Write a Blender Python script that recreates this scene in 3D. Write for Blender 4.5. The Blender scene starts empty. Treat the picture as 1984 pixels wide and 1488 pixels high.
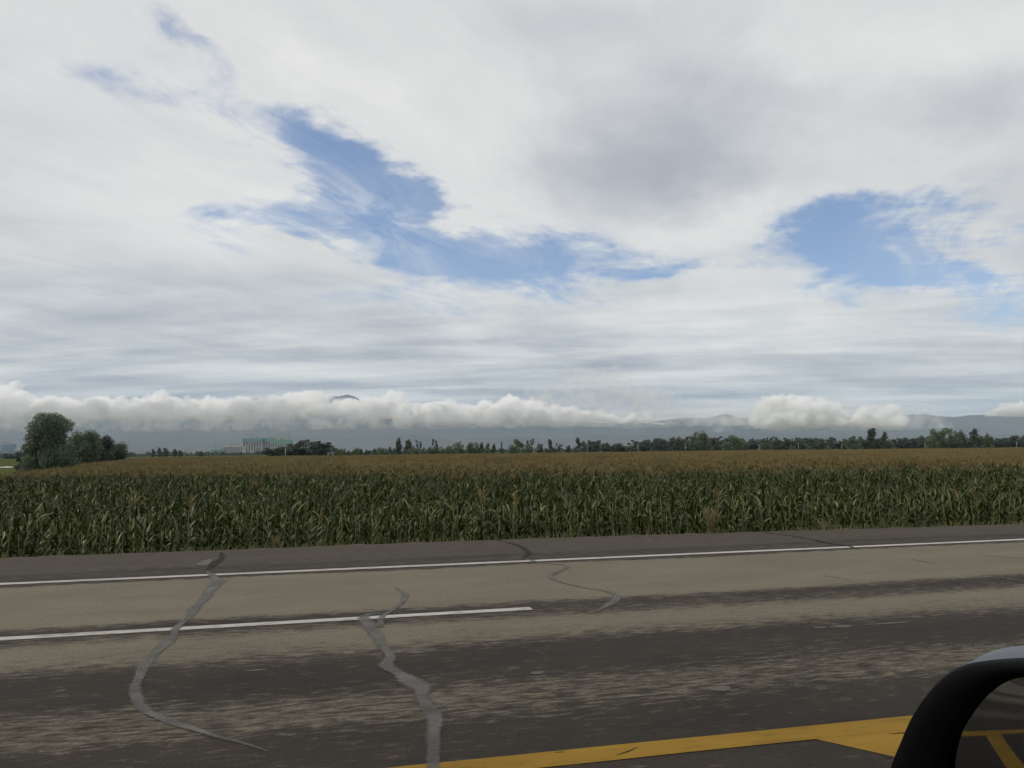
import bpy, bmesh, math, random
import numpy as np
from mathutils import Vector, Matrix, noise as mnoise

random.seed(7); RNG = np.random.default_rng(7)
scene = bpy.context.scene
COL = scene.collection
rad = math.radians

# ------------------------------------------------------------------ camera
CAM_H, FPX = 1.81, 1500.0                 # eye height above the road (m); focal length in photo pixels
YAW, PITCH, ROLL = rad(12.6), rad(4.88), rad(0.66)
F0 = Vector((math.sin(YAW), math.cos(YAW), 0)); R0 = Vector((math.cos(YAW), -math.sin(YAW), 0)); ZUP = Vector((0, 0, 1))
FW = F0*math.cos(PITCH) + ZUP*math.sin(PITCH)
U0 = -F0*math.sin(PITCH) + ZUP*math.cos(PITCH)
RT = R0*math.cos(ROLL) - U0*math.sin(ROLL)
UP = R0*math.sin(ROLL) + U0*math.cos(ROLL)
EYE = Vector((0, 0, CAM_H))
cd = bpy.data.cameras.new('camera'); cam = bpy.data.objects.new('camera', cd); COL.objects.link(cam)
cd.sensor_width = 36.0; cd.lens = 36.0*FPX/1984.0; cd.clip_start = 0.05; cd.clip_end = 60000
cam.matrix_world = Matrix(((RT.x, UP.x, -FW.x, EYE.x), (RT.y, UP.y, -FW.y, EYE.y), (RT.z, UP.z, -FW.z, EYE.z), (0, 0, 0, 1)))
scene.camera = cam

def ray(px, py):
    return (FW*FPX + RT*(px-992) - UP*(py-744)).normalized()
def on_ground(px, py, z=0.0):
    d = ray(px, py); t = (z-CAM_H)/d.z
    return EYE + d*t
def at(px, py, dep):                      # point at horizontal depth dep (m) along the view heading
    d = ray(px, py); return EYE + d*(dep/d.dot(F0))
def spot(px, dep, z):                     # place on level z below pixel column px at depth dep
    d = ray(px, 872-0.0115*(px-992)); p = EYE + d*(dep/d.dot(F0)); return Vector((p.x, p.y, z))
def lat_dep(lat, dep): return R0*lat + F0*dep

# ------------------------------------------------------------------ node helper
class NB:
    def __init__(s, tree): s.t = tree; s.n = tree.nodes; s.l = tree.links
    def new(s, typ, **kw):
        nd = s.n.new(typ)
        for k, v in kw.items(): setattr(nd, k, v)
        return nd
    def put(s, sock, v):
        if isinstance(v, bpy.types.NodeSocket): s.l.new(v, sock)
        elif v is not None: sock.default_value = v
    def math(s, op, a, b=None, c=None, clamp=False):
        nd = s.new('ShaderNodeMath', operation=op); nd.use_clamp = clamp
        for i, v in enumerate((a, b, c)): s.put(nd.inputs[i], v) if v is not None else None
        return nd.outputs[0]
    def vec(s, op, a, b=None, out=0):
        nd = s.new('ShaderNodeVectorMath', operation=op); s.put(nd.inputs[0], a)
        if b is not None: s.put(nd.inputs['Scale'] if op == 'SCALE' else nd.inputs[1], b)
        return nd.outputs['Value'] if op in ('DOT_PRODUCT', 'LENGTH', 'DISTANCE') else nd.outputs[0]
    def xyz(s, x=0.0, y=0.0, z=0.0):
        nd = s.new('ShaderNodeCombineXYZ')
        for i, v in enumerate((x, y, z)): s.put(nd.inputs[i], v)
        return nd.outputs[0]
    def sep(s, v):
        nd = s.new('ShaderNodeSeparateXYZ'); s.put(nd.inputs[0], v); return nd.outputs
    def mapping(s, v, loc=(0, 0, 0), rot=(0, 0, 0), scale=(1, 1, 1), kind='POINT'):
        nd = s.new('ShaderNodeMapping', vector_type=kind); s.put(nd.inputs[0], v)
        if kind in ('POINT', 'TEXTURE'): nd.inputs['Location'].default_value = loc
        nd.inputs['Rotation'].default_value = rot; nd.inputs['Scale'].default_value = scale
        return nd.outputs[0]
    def noise(s, v, scale=1.0, detail=4.0, rough=0.5, dist=0.0, col=False):
        nd = s.new('ShaderNodeTexNoise'); s.put(nd.inputs['Vector'], v)
        nd.inputs['Scale'].default_value = scale; nd.inputs['Detail'].default_value = detail
        nd.inputs['Roughness'].default_value = rough; nd.inputs['Distortion'].default_value = dist
        return nd.outputs['Color' if col else 'Fac']
    def rng(s, v, a, b, c=0.0, d=1.0, smooth=False):
        nd = s.new('ShaderNodeMapRange'); nd.interpolation_type = 'SMOOTHSTEP' if smooth else 'LINEAR'
        for i, x in enumerate((v, a, b, c, d)): s.put(nd.inputs[i], x)
        return nd.outputs[0]
    def mix(s, fac, a, b):
        nd = s.new('ShaderNodeMix', data_type='RGBA'); nd.clamp_factor = True
        s.put(nd.inputs[0], fac)
        for k, v in ((6, a), (7, b)):
            s.put(nd.inputs[k], (*v, 1) if isinstance(v, tuple) and len(v) == 3 else v)
        return nd.outputs[2]
    def ramp(s, fac, stops, interp='LINEAR'):
        nd = s.new('ShaderNodeValToRGB'); nd.color_ramp.interpolation = interp; s.put(nd.inputs[0], fac)
        el = nd.color_ramp.elements
        while len(el) < len(stops): el.new(0.5)
        for e, (p, c) in zip(el, stops):
            e.position = p; e.color = (*c, 1) if isinstance(c, tuple) else (c, c, c, 1)
        return nd.outputs[0]

# ------------------------------------------------------------------ sun
SUN_EL, SUN_AZ = rad(54), rad(-92)        # azimuth measured from +Y towards +X
sun_dir = Vector((math.sin(SUN_AZ)*math.cos(SUN_EL), math.cos(SUN_AZ)*math.cos(SUN_EL), math.sin(SUN_EL)))
sl = bpy.data.lights.new('sun', 'SUN'); sl.energy = 2.2; sl.angle = rad(10); sl.color = (1.0, 0.92, 0.80)
so = bpy.data.objects.new('sun', sl); COL.objects.link(so)
so.rotation_euler = (-sun_dir).to_track_quat('-Z', 'Y').to_euler(); so.location = (0, 0, 60)

# ------------------------------------------------------------------ sky (world)
world = bpy.data.worlds.new('World'); scene.world = world; world.use_nodes = True
world.cycles.sampling_method = 'MANUAL'; world.cycles.sample_map_resolution = 256
W = NB(world.node_tree); W.n.clear()
wout = W.new('ShaderNodeOutputWorld'); bg = W.new('ShaderNodeBackground'); bg.inputs[1].default_value = 0.1
W.l.new(bg.outputs[0], wout.inputs[0])
sky = W.new('ShaderNodeTexSky', sky_type='NISHITA'); sky.sun_disc = False
sky.sun_elevation = SUN_EL; sky.sun_rotation = SUN_AZ; sky.altitude = 1000; sky.air_density = 1.0; sky.dust_density = 0.6; sky.ozone_density = 2.0
D = W.vec('NORMALIZE', W.new('ShaderNodeTexCoord').outputs['Generated'])
dx, dy, dz = W.sep(D)
dF = W.vec('DOT_PRODUCT', D, tuple(F0)); dR = W.vec('DOT_PRODUCT', D, tuple(R0))
dFc = W.math('MAXIMUM', dF, 0.15)
u = W.math('DIVIDE', dR, dFc); v = W.math('DIVIDE', dz, dFc)
front = W.rng(dF, 0.15, 0.45, smooth=True)
den = W.math('ADD', W.math('MAXIMUM', dz, 0.0), 0.07)
P = W.xyz(W.math('DIVIDE', dx, den), W.math('DIVIDE', dy, den), 0.0)       # flat cloud layer seen in perspective
SA = rad(38)                              # the cloud bands run towards this heading
Pr = W.mapping(P, rot=(0, 0, SA))
def layer(sx, sy, scale, detail, rough, dist=0.3, off=0.0, col=False):
    return W.noise(W.mapping(Pr, loc=(off, off*1.7, 0), scale=(sx, sy, 1)), scale, detail, rough, dist, col)
PL0 = W.mapping(P, rot=(0, 0, YAW+rad(8)))  # x across the view, y away from it
nA = layer(1.0, 0.38, 1.1, 5, 0.56, 0.5)              # broad bands
nB = layer(1.0, 0.42, 3.6, 5.5, 0.67, 0.8, 3.1)         # wisps
nD = layer(1.0, 0.9, 9.0, 3.5, 0.62, 0.0, 7.7)          # small rippled cloudlets
nC = layer(1.0, 0.6, 0.62, 3, 0.5, 0.0, 5.2)          # large light and dark masses
UV = W.xyz(u, v, 0.0)
wcol = layer(1.0, 0.6, 1.7, 4.5, 0.62, 0.0, 1.3, True)
warp = W.vec('MULTIPLY', W.vec('SUBTRACT', wcol, (0.5, 0.5, 0.5)), (0.24, 0.10, 0))
wcol2 = W.noise(W.mapping(UV, rot=(0, 0, rad(-18)), scale=(1, 2.2, 1)), 7.0, 4.5, 0.66, 0.0, col=True)
warp = W.vec('ADD', warp, W.vec('MULTIPLY', W.vec('SUBTRACT', wcol2, (0.5, 0.5, 0.5)), (0.13, 0.055, 0)))
UVw = W.vec('ADD', UV, warp)
def puv(px, py):
    d = ray(px, py); f = d.dot(F0); return d.dot(R0)/f, d.z/f
def blob(src, px, py, a, b, ang=0.0, hard=0.0):
    cu, cv = puv(px, py); k = 1.0/FPX
    m = W.mapping(src, (cu, cv, 0), (0, 0, rad(-ang)), (a*k, b*k, 1), 'TEXTURE')
    return W.rng(W.vec('LENGTH', m), 1.0, hard, smooth=True)
def total(items, src):
    acc = None
    for (w, *e) in items:
        g = W.math('MULTIPLY', blob(src, *e), w)
        acc = g if acc is None else W.math('ADD', acc, g)
    return W.math('MULTIPLY', acc, front)
# openings of blue between the clouds (weight, photo px, py, half length, half width, tilt)
gaps = total([(1.3, 640, 325, 240, 125, 43), (0.85, 520, 430, 210, 85, -6), (0.8, 800, 390, 140, 60, 20), (1.2, 710, 425, 310, 150, 18),
              (1.35, 1000, 505, 400, 95, 3), (0.6, 820, 490, 240, 100, 0), (0.6, 800, 578, 300, 32, 3),
              (1.7, 1640, 480, 265, 150, -6), (1.0, 1850, 520, 260, 62, 4), (0.85, 1940, 590, 260, 100, 5), (0.55, 1900, 440, 260, 90, 0), (0.75, 1730, 380, 260, 46, -12),
              (0.62, 370, 80, 240, 75, 50), (0.52, 200, 165, 260, 80, 14), (0.68, 430, 215, 260, 80, 22), (-0.5, 655, 430, 120, 45, 25), (-0.55, 765, 458, 70, 45, 60), (-0.3, 700, 362, 150, 24, -10), (-0.4, 560, 470, 150, 40, 10), (-0.5, 900, 425, 170, 26, 8), (0.7, 1300, 525, 220, 38, -8), (0.4, 540, 235, 140, 60, 42)], UVw)
cover = W.math('ADD', 1.12, W.math('MULTIPLY', W.math('SUBTRACT', nA, 0.5), 0.8))
cover = W.math('ADD', cover, W.math('MULTIPLY', W.math('SUBTRACT', nB, 0.5), W.rng(gaps, 0.0, 0.6, 0.35, 1.6)))
cover = W.math('ADD', cover, W.math('MULTIPLY', W.math('SUBTRACT', nD, 0.5), W.rng(gaps, 0.05, 0.5, 0.0, 0.8)))
rip = W.noise(W.mapping(PL0, loc=(1.3, 0.4, 0), scale=(0.33, 1.0, 1)), 7.5, 3.5, 0.62, 0.4)      # rippled streaks and cloudlets
ripm = total([(1.0, 1900, 480, 270, 190, 0), (0.8, 1290, 515, 260, 60, -8), (0.55, 700, 430, 260, 110, 10)], UV)
cover = W.math('ADD', cover, W.math('MULTIPLY', W.math('SUBTRACT', rip, 0.46), W.math('MULTIPLY', ripm, 2.6)))
cover = W.math('SUBTRACT', cover, gaps)
alpha = W.rng(cover, -0.08, 1.02, smooth=True)
veil = W.math('MULTIPLY', W.rng(nB, 0.36, 0.72, smooth=True), total([(0.6, 670, 430, 400, 190, 12), (0.2, 1000, 510, 300, 90, 3), (0.35, 1850, 470, 260, 170, 0), (1.1, 300, 130, 420, 170, 30)], UV))
alpha = W.math('ADD', alpha, W.math('MULTIPLY', W.math('SUBTRACT', 1.0, alpha), W.math('MINIMUM', veil, 0.85)))
# light and shade inside the cloud sheet
dark = total([(0.42, 1240, 325, 330, 150, -6), (0.2, 1430, 190, 420, 130, 5), (0.16, 1130, 60, 260, 100, 0), (0.2, 1900, 190, 260, 110, 0), (0.22, 1060, 650, 190, 80, 0), (0.22, 180, 650, 620, 110, 0)], UVw)
lite = total([(0.22, 1400, 430, 460, 80, -14), (0.16, 1900, 70, 330, 110, 0), (0.16, 640, 150, 520, 110, 35), (0.16, 1450, 555, 300, 60, 0), (0.26, 230, 420, 520, 190, 0), (0.24, 1560, 630, 520, 90, 0)], UVw)
low = W.rng(v, 0.30, 0.05, smooth=True)   # the sheet is seen edge-on and greyer towards the horizon
PL = PL0
nS = W.noise(W.mapping(PL, scale=(0.42, 1.0, 1)), 0.75, 5, 0.58, 0.5)
nT = W.noise(W.mapping(PL, loc=(4, 2, 0), scale=(0.35, 1.0, 1)), 2.4, 4, 0.6, 0.0)
B = W.math('ADD', 0.60, W.math('MULTIPLY', W.math('SUBTRACT', nC, 0.5), 0.6))
B = W.math('ADD', B, W.math('MULTIPLY', W.math('SUBTRACT', nA, 0.5), 0.5))
B = W.math('ADD', B, W.math('MULTIPLY', W.math('SUBTRACT', nB, 0.5), 0.38))
B = W.math('ADD', B, W.math('MULTIPLY', W.math('SUBTRACT', nS, 0.5), W.rng(low, 0, 1, 0.25, 2.5)))
B = W.math('ADD', B, W.math('MULTIPLY', W.math('SUBTRACT', nT, 0.5), W.rng(low, 0, 1, 0.10, 1.5)))
B = W.math('SUBTRACT', W.math('ADD', W.math('ADD', B, lite), W.math('MULTIPLY', W.math('MAXIMUM', gaps, 0.0), 0.16)), dark)
B = W.math('SUBTRACT', B, W.math('MULTIPLY', low, 0.03))
ccol = W.ramp(B, [(0.0, (0.30, 0.325, 0.38)), (0.35, (0.45, 0.465, 0.50)), (0.65, (0.63, 0.635, 0.635)), (1.0, (0.80, 0.79, 0.765))])
ccol = W.vec('SCALE', ccol, 11.4)
blue = W.vec('MULTIPLY', sky.outputs[0], (1.34, 1.30, 1.34))
W.l.new(W.mix(alpha, blue, ccol), bg.inputs[0])

scene.view_settings.view_transform = 'Standard'; scene.view_settings.look = 'None'
scene.view_settings.exposure = 0.0; scene.view_settings.gamma = 1.0; scene.view_settings.use_curve_mapping = False
cy = scene.cycles
cy.max_bounces = 12; cy.diffuse_bounces = 2; cy.glossy_bounces = 2; cy.transmission_bounces = 2; cy.transparent_max_bounces = 4
cy.volume_bounces = 12; cy.use_denoising = True; cy.sample_clamp_indirect = 4.0
try: cy.denoiser = 'OPENIMAGEDENOISE'
except Exception: pass

# ------------------------------------------------------------------ materials
MATS = {}
def mat(name, color=(0.5, 0.5, 0.5), rough=0.8, metal=0.0, spec=None, build=None, translucent=0.0):
    m = bpy.data.materials.new(name); m.use_nodes = True; MATS[name] = m
    nb = NB(m.node_tree); b = nb.n['Principled BSDF']
    b.inputs['Base Color'].default_value = (*color, 1); b.inputs['Roughness'].default_value = rough; b.inputs['Metallic'].default_value = metal
    if spec is not None: b.inputs['Specular IOR Level'].default_value = spec
    if build: build(nb, b)
    if translucent:
        tr = nb.new('ShaderNodeBsdfTranslucent'); ms = nb.new('ShaderNodeMixShader'); ms.inputs[0].default_value = translucent
        src = b.inputs['Base Color']
        if src.is_linked: nb.l.new(src.links[0].from_socket, tr.inputs[0])
        else: tr.inputs[0].default_value = (*color, 1)
        nb.l.new(b.outputs[0], ms.inputs[1]); nb.l.new(tr.outputs[0], ms.inputs[2])
        nb.l.new(ms.outputs[0], nb.n['Material Output'].inputs[0])
    return m
def objpos(nb): return nb.new('ShaderNodeTexCoord').outputs['Object']
def bump(nb, b, h, strength, dist):
    nd = nb.new('ShaderNodeBump'); nd.inputs['Strength'].default_value = strength; nd.inputs['Distance'].default_value = dist
    nb.put(nd.inputs['Height'], h); nb.l.new(nd.outputs[0], b.inputs['Normal'])

# --- road: grey-brown asphalt with dust lying in bands along the lanes
def road_mat(nb, b):
    p = objpos(nb); x, y, z = nb.sep(p)
    wob = nb.noise(nb.mapping(p, scale=(0.25, 0.25, 1)), 1.0, 4, 0.55)
    edge = nb.noise(nb.mapping(p, scale=(2.6, 9.0, 1)), 1.0, 6, 0.7)
    yy = nb.math('ADD', y, nb.math('MULTIPLY', nb.math('SUBTRACT', wob, 0.5), 0.5))
    yy = nb.math('ADD', yy, nb.math('MULTIPLY', nb.math('SUBTRACT', edge, 0.5), 0.55))
    fac = nb.rng(yy, 3.0, 16.0)
    f = lambda Y: (Y-3.0)/13.0
    # dust amount across the road
    dust = nb.ramp(fac, [(0.0, 0.10), (f(4.6), 0.10), (f(5.25), 0.18), (f(5.55), 0.48), (f(5.95), 0.50), (f(6.35), 0.20), (f(7.05), 0.14),
                         (f(7.55), 0.66), (f(8.15), 0.84), (f(8.5), 0.42), (f(8.95), 0.22), (f(9.15), 0.48), (f(9.32), 0.90), (f(10.4), 0.98),
                         (f(10.65), 0.86), (f(10.9), 0.98), (f(12.05), 0.97), (f(12.2), 0.30), (f(12.6), 0.34), (f(12.9), 0.52), (f(13.25), 0.36), (f(13.5), 0.60), (f(15.3), 0.64), (f(15.6), 0.7)])
    st = nb.noise(nb.mapping(p, scale=(4.6, 19.0, 1)), 1.0, 6, 0.72, 0.2)
    st2 = nb.noise(nb.mapping(p, scale=(0.6, 2.2, 1)), 1.0, 3, 0.5)
    amp = nb.math('ADD', dust, nb.math('MULTIPLY', nb.math('SUBTRACT', st, 0.5), nb.rng(dust, 0.4, 1.0, 2.2, 0.9)))
    amp = nb.math('ADD', amp, nb.math('MULTIPLY', nb.math('SUBTRACT', st2, 0.5), 0.25))
    m = nb.rng(amp, 0.22, 0.85, smooth=True)
    fine = nb.noise(nb.mapping(p, scale=(34, 60, 1)), 1.0, 4, 0.8)
    tone = nb.noise(nb.mapping(p, scale=(0.5, 1.3, 1)), 1.0, 4, 0.6)
    asph = nb.mix(nb.rng(tone, 0.3, 0.7), (0.020, 0.017, 0.0142), (0.032, 0.026, 0.021))
    dcol = nb.mix(nb.rng(tone, 0.3, 0.7), (0.116, 0.103, 0.080), (0.142, 0.126, 0.098))
    shoulder = nb.rng(y, 12.35, 12.5)
    dcol = nb.mix(nb.math('MULTIPLY', shoulder, 0.85), dcol, (0.064, 0.056, 0.048))
    c = nb.mix(m, asph, dcol)
    # pale flecks of dried mud and paint
    fl = nb.noise(nb.mapping(p, scale=(1.1, 4.5, 1)), 1.0, 2, 0.5)
    c = nb.mix(nb.rng(fl, 0.76, 0.80), c, (0.15, 0.137, 0.12))
    g = nb.rng(fine, 0.25, 0.75, 0.45, 1.55)
    c = nb.vec('SCALE', c, g)
    nb.l.new(c, b.inputs['Base Color'])
    nb.put(b.inputs['Roughness'], nb.rng(m, 0, 1, 0.75, 0.95)); b.inputs['Specular IOR Level'].default_value = 0.1
    bump(nb, b, fine, 0.5, 0.004)
mat('asphalt', build=road_mat)

def paint_mat(col, dirtcol, lo, hi):
    def f(nb, b):
        p = objpos(nb)
        w = nb.noise(nb.mapping(p, scale=(5, 14, 1)), 1.0, 6, 0.7)
        w2 = nb.noise(nb.mapping(p, scale=(0.8, 3, 1)), 1.0, 3, 0.6)
        c = nb.mix(nb.rng(w2, 0.35, 0.7), col, tuple(0.78*a for a in col))
        c = nb.mix(nb.rng(nb.math('ADD', w, nb.math('MULTIPLY', w2, 0.25)), lo, hi), c, dirtcol)
        nb.l.new(c, b.inputs['Base Color'])
    return f
mat('white_paint', rough=0.7, spec=.15, build=paint_mat((0.38, 0.37, 0.34), (0.12, 0.105, 0.085), 0.64, 0.86))
mat('yellow_paint', rough=0.8, spec=.08, build=paint_mat((0.222, 0.132, 0.022), (0.08, 0.052, 0.02), 0.66, 0.95))

def seal_mat(c1, c2):
    def f(nb, b):
        p = objpos(nb); w = nb.noise(p, 3.0, 5, 0.6); w2 = nb.noise(p, 40.0, 3, 0.6)
        c = nb.mix(nb.rng(w, 0.3, 0.7), c1, c2)
        nb.l.new(nb.vec('SCALE', c, nb.rng(w2, 0.2, 0.8, 0.75, 1.25)), b.inputs['Base Color'])
        at_ = nb.new('ShaderNodeAttribute'); at_.attribute_name = 'tint'
        n1 = nb.noise(nb.mapping(p, scale=(9, 26, 1)), 1.0, 6, 0.7); n2 = nb.noise(nb.mapping(p, scale=(1.3, 2.2, 1)), 1.0, 3, 0.6)
        e = nb.math('ADD', at_.outputs['Fac'], nb.math('MULTIPLY', nb.math('SUBTRACT', n1, 0.5), 0.9))
        e = nb.math('SUBTRACT', e, nb.math('MULTIPLY', n2, 0.25))
        fac = nb.math('MULTIPLY', nb.rng(e, 0.02, 0.5, smooth=True), nb.rng(n2, 0.25, 0.65, 0.42, 0.92))
        tr_ = nb.new('ShaderNodeBsdfTransparent'); ms = nb.new('ShaderNodeMixShader'); nb.put(ms.inputs[0], fac)
        nb.l.new(tr_.outputs[0], ms.inputs[1]); nb.l.new(b.outputs[0], ms.inputs[2]); nb.l.new(ms.outputs[0], nb.n['Material Output'].inputs[0])
    return f
mat('crack_sealant', rough=0.65, spec=0.2, build=seal_mat((0.066, 0.063, 0.060), (0.115, 0.110, 0.101)))
mat('dark_joint', rough=0.8, spec=0.1, build=seal_mat((0.024, 0.020, 0.017), (0.034, 0.028, 0.023)))
mat('pale_joint', rough=0.85, spec=0.1, build=seal_mat((0.13, 0.118, 0.102), (0.16, 0.146, 0.128)))
mat('pale_patch', (0.088, 0.081, 0.072), .85, spec=.1)
def soil_mat(nb, b):
    p = objpos(nb); w = nb.noise(p, 0.02, 6, 0.6); w2 = nb.noise(p, 1.5, 6, 0.65); w3 = nb.noise(p, 0.15, 5, 0.6)
    c = nb.mix(nb.rng(w, 0.35, 0.65), (0.050, 0.066, 0.022), (0.085, 0.085, 0.035))
    c = nb.mix(nb.rng(w3, 0.5, 0.75), c, (0.040, 0.058, 0.02))
    c = nb.vec('SCALE', c, nb.rng(w2, 0.2, 0.8, 0.6, 1.3)); nb.l.new(c, b.inputs['Base Color'])
    bump(nb, b, w2, 0.6, 0.1)
mat('grassland', rough=0.95, spec=0.0, build=soil_mat)
def bank_mat(nb, b):
    p = objpos(nb); w = nb.noise(p, 6, 6, 0.7)
    nb.l.new(nb.ramp(w, [(0.3, (0.045, 0.03, 0.02)), (0.55, (0.11, 0.075, 0.05)), (0.75, (0.16, 0.12, 0.085))]), b.inputs['Base Color'])
    bump(nb, b, w, 0.8, 0.05)
mat('bare_soil', rough=0.95, build=bank_mat)
def mount_mat(nb, b):
    p = objpos(nb); w = nb.noise(p, 0.002, 8, 0.62); w2 = nb.noise(p, 0.0006, 4, 0.5)
    c = nb.mix(nb.rng(w, 0.35, 0.65), (0.022, 0.030, 0.032), (0.06, 0.062, 0.06))
    c = nb.mix(nb.rng(w2, 0.45, 0.7), c, (0.05, 0.05, 0.048)); nb.l.new(c, b.inputs['Base Color'])
mat('mountain_rock', rough=0.95, build=mount_mat)

def leafy(c1, c2, c3=None):
    def f(nb, b):
        r = nb.new('ShaderNodeObjectInfo').outputs['Random']
        a = nb.new('ShaderNodeAttribute'); a.attribute_name = 'tint'
        k = nb.math('FRACT', nb.math('ADD', a.outputs['Fac'], nb.math('MULTIPLY', r, 0.37)))
        c = nb.mix(k, c1, c2)
        if c3: c = nb.mix(nb.rng(k, 0.86, 1.0), c, c3)
        nb.l.new(c, b.inputs['Base Color'])
    return f
mat('corn_leaf', rough=0.42, spec=0.26, build=leafy((0.016, 0.026, 0.0032), (0.050, 0.064, 0.0085), (0.165, 0.170, 0.062)), translucent=0.12)  # third colour puts bright highlights into the base colour of some leaves
mat('corn_stalk', rough=0.6, build=leafy((0.07, 0.10, 0.03), (0.12, 0.12, 0.04)))
mat('corn_tassel', rough=0.8, build=leafy((0.158, 0.117, 0.042), (0.240, 0.184, 0.070)), translucent=0.15)
mat('willow_leaf', rough=0.6, build=leafy((0.060, 0.092, 0.054), (0.150, 0.200, 0.125)), translucent=0.25)
mat('dark_leaf', rough=0.6, build=leafy((0.034, 0.052, 0.036), (0.070, 0.096, 0.062)), translucent=0.15)
mat('poplar_leaf', rough=0.6, build=leafy((0.068, 0.092, 0.074), (0.130, 0.162, 0.125)), translucent=0.42)
mat('shrub_leaf', rough=0.6, build=leafy((0.066, 0.104, 0.056), (0.165, 0.215, 0.125)), translucent=0.4)
mat('dry_stem', rough=0.85, build=leafy((0.085, 0.075, 0.032), (0.17, 0.135, 0.065)))
mat('grass_blade', rough=0.7, build=leafy((0.06, 0.085, 0.03), (0.13, 0.12, 0.05), (0.25, 0.19, 0.10)))
mat('bark', color=(0.09, 0.075, 0.06), rough=0.9)
mat('white_post', color=(0.27, 0.27, 0.26), rough=0.7)
mat('grey_post', color=(0.30, 0.30, 0.29), rough=0.7)

# ------------------------------------------------------------------ mesh helpers
def mesh_np(name, verts, faces, mats=(), fmat=None, tint=None, smooth=False):
    """verts (n,3) array; faces list of index tuples or (m,k) array"""
    me = bpy.data.meshes.new(name)
    if isinstance(faces, np.ndarray):
        m, k = faces.shape
        me.vertices.add(len(verts)); me.vertices.foreach_set('co', np.asarray(verts, dtype=np.float32).ravel())
        me.loops.add(m*k); me.loops.foreach_set('vertex_index', faces.astype(np.int32).ravel())
        me.polygons.add(m); me.polygons.foreach_set('loop_start', np.arange(0, m*k, k, dtype=np.int32))
        me.update(calc_edges=True); me.validate()
    else:
        me.from_pydata([tuple(map(float, q)) for q in verts], [], [tuple(f) for f in faces]); me.update()
    for mm in mats: me.materials.append(MATS[mm] if isinstance(mm, str) else mm)
    if fmat is not None: me.polygons.foreach_set('material_index', np.asarray(fmat, dtype=np.int32))
    if tint is not None:
        a = me.attributes.new('tint', 'FLOAT', 'POINT'); a.data.foreach_set('value', np.asarray(tint, dtype=np.float32))
    if smooth: me.polygons.foreach_set('use_smooth', np.ones(len(me.polygons), dtype=bool))
    return me
def link(name, me, parent=None, loc=(0, 0, 0), rot=(0, 0, 0), scale=(1, 1, 1)):
    o = bpy.data.objects.new(name, me); COL.objects.link(o)
    if parent: o.parent = parent
    o.location = loc; o.rotation_euler = rot; o.scale = scale
    return o
def tag(o, label=None, cat=None, group=None, kind=None):
    if label: o['label'] = label
    if cat: o['category'] = cat
    if group: o['group'] = group
    if kind: o['kind'] = kind
    return o
def thing(name, label, cat, loc=(0, 0, 0), rz=0.0, group=None):
    return tag(link(name, None, None, loc, (0, 0, rz)), label, cat, group)

class MB:
    """collects simple solids into one mesh"""
    def __init__(s): s.v = []; s.f = []; s.t = []
    def add(s, vs, fs, t=0.0):
        n = len(s.v); s.v += [tuple(q) for q in vs]; s.f += [tuple(i+n for i in f) for f in fs]; s.t += [t]*len(vs)
    def box(s, c, d, rz=0.0, t=0.0):
        ca, sa = math.cos(rz), math.sin(rz); vs = []
        for k in (-.5, .5):
            for (i, j) in ((-.5, -.5), (.5, -.5), (.5, .5), (-.5, .5)):
                x, y = i*d[0], j*d[1]; vs.append((c[0]+x*ca-y*sa, c[1]+x*sa+y*ca, c[2]+k*d[2]))
        s.add(vs, [(3, 2, 1, 0), (4, 5, 6, 7), (0, 1, 5, 4), (1, 2, 6, 5), (2, 3, 7, 6), (3, 0, 4, 7)], t)
    def tube(s, pts, rr, n=6, t=0.0, cap=True):
        pts = [Vector(p) for p in pts]; vs = []; fs = []
        for i, p in enumerate(pts):
            d = (pts[min(i+1, len(pts)-1)]-pts[max(i-1, 0)]).normalized()
            a = d.orthogonal().normalized() if i == 0 else (a - d*a.dot(d)).normalized()
            b_ = d.cross(a); r = rr[i] if hasattr(rr, '__len__') else rr
            vs += [p+(a*math.cos(2*math.pi*k/n)+b_*math.sin(2*math.pi*k/n))*r for k in range(n)]
        for i in range(len(pts)-1):
            fs += [(i*n+k, i*n+(k+1) % n, (i+1)*n+(k+1) % n, (i+1)*n+k) for k in range(n)]
        if cap: fs += [tuple(range(n))[::-1], tuple((len(pts)-1)*n+k for k in range(n))]
        s.add(vs, fs, t)
    def mesh(s, name, m, smooth=False):
        return mesh_np(name, s.v, s.f, [m], tint=s.t, smooth=smooth)

# ------------------------------------------------------------------ ground and road
GZ = -1.2                                  # level of the fields below the road
g = 15500
link_ground = link('ground', mesh_np('ground', [(-g, -4000, GZ), (g, -4000, GZ), (g, g, GZ), (-g, g, GZ)], [(0, 1, 2, 3)], ['grassland']))
tag(link_ground, kind='structure')
# road bed: pavement top, its broken outer edge and the slope down to the field
def pave_edge(x):
    return 15.62 - 0.75*max(0.0, min(1.0, (x-4)/11.0)) + 0.05*mnoise.noise((x*0.35, 3, 0)) + 0.02*mnoise.noise((x*2.3, 8, 0))
xs = list(np.arange(-260, -24, 6.0)) + list(np.arange(-24, 40, 0.2)) + list(np.arange(40, 261, 6.0))
vs, fs = [], []
for x in xs:
    e = pave_edge(x); vs += [(x, -14, 0), (x, e, 0), (x, e+0.03, -0.05)]
for i in range(len(xs)-1):
    a = i*3; fs += [(a, a+3, a+4, a+1), (a+1, a+4, a+5, a+2)]
road = tag(link('road', mesh_np('road', vs, fs, ['asphalt'])), kind='structure')
vs, fs = [], []
for x in xs:
    e = pave_edge(x); k = 0.03*mnoise.noise((x*1.7, 1, 0))
    vs += [(x, e+0.02, -0.03+0.015*k), (x, e+0.18+k, -0.02+k), (x, e+0.45, -0.22+2*k), (x, e+1.3, -1.0), (x, e+1.9, GZ-0.05)]
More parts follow.
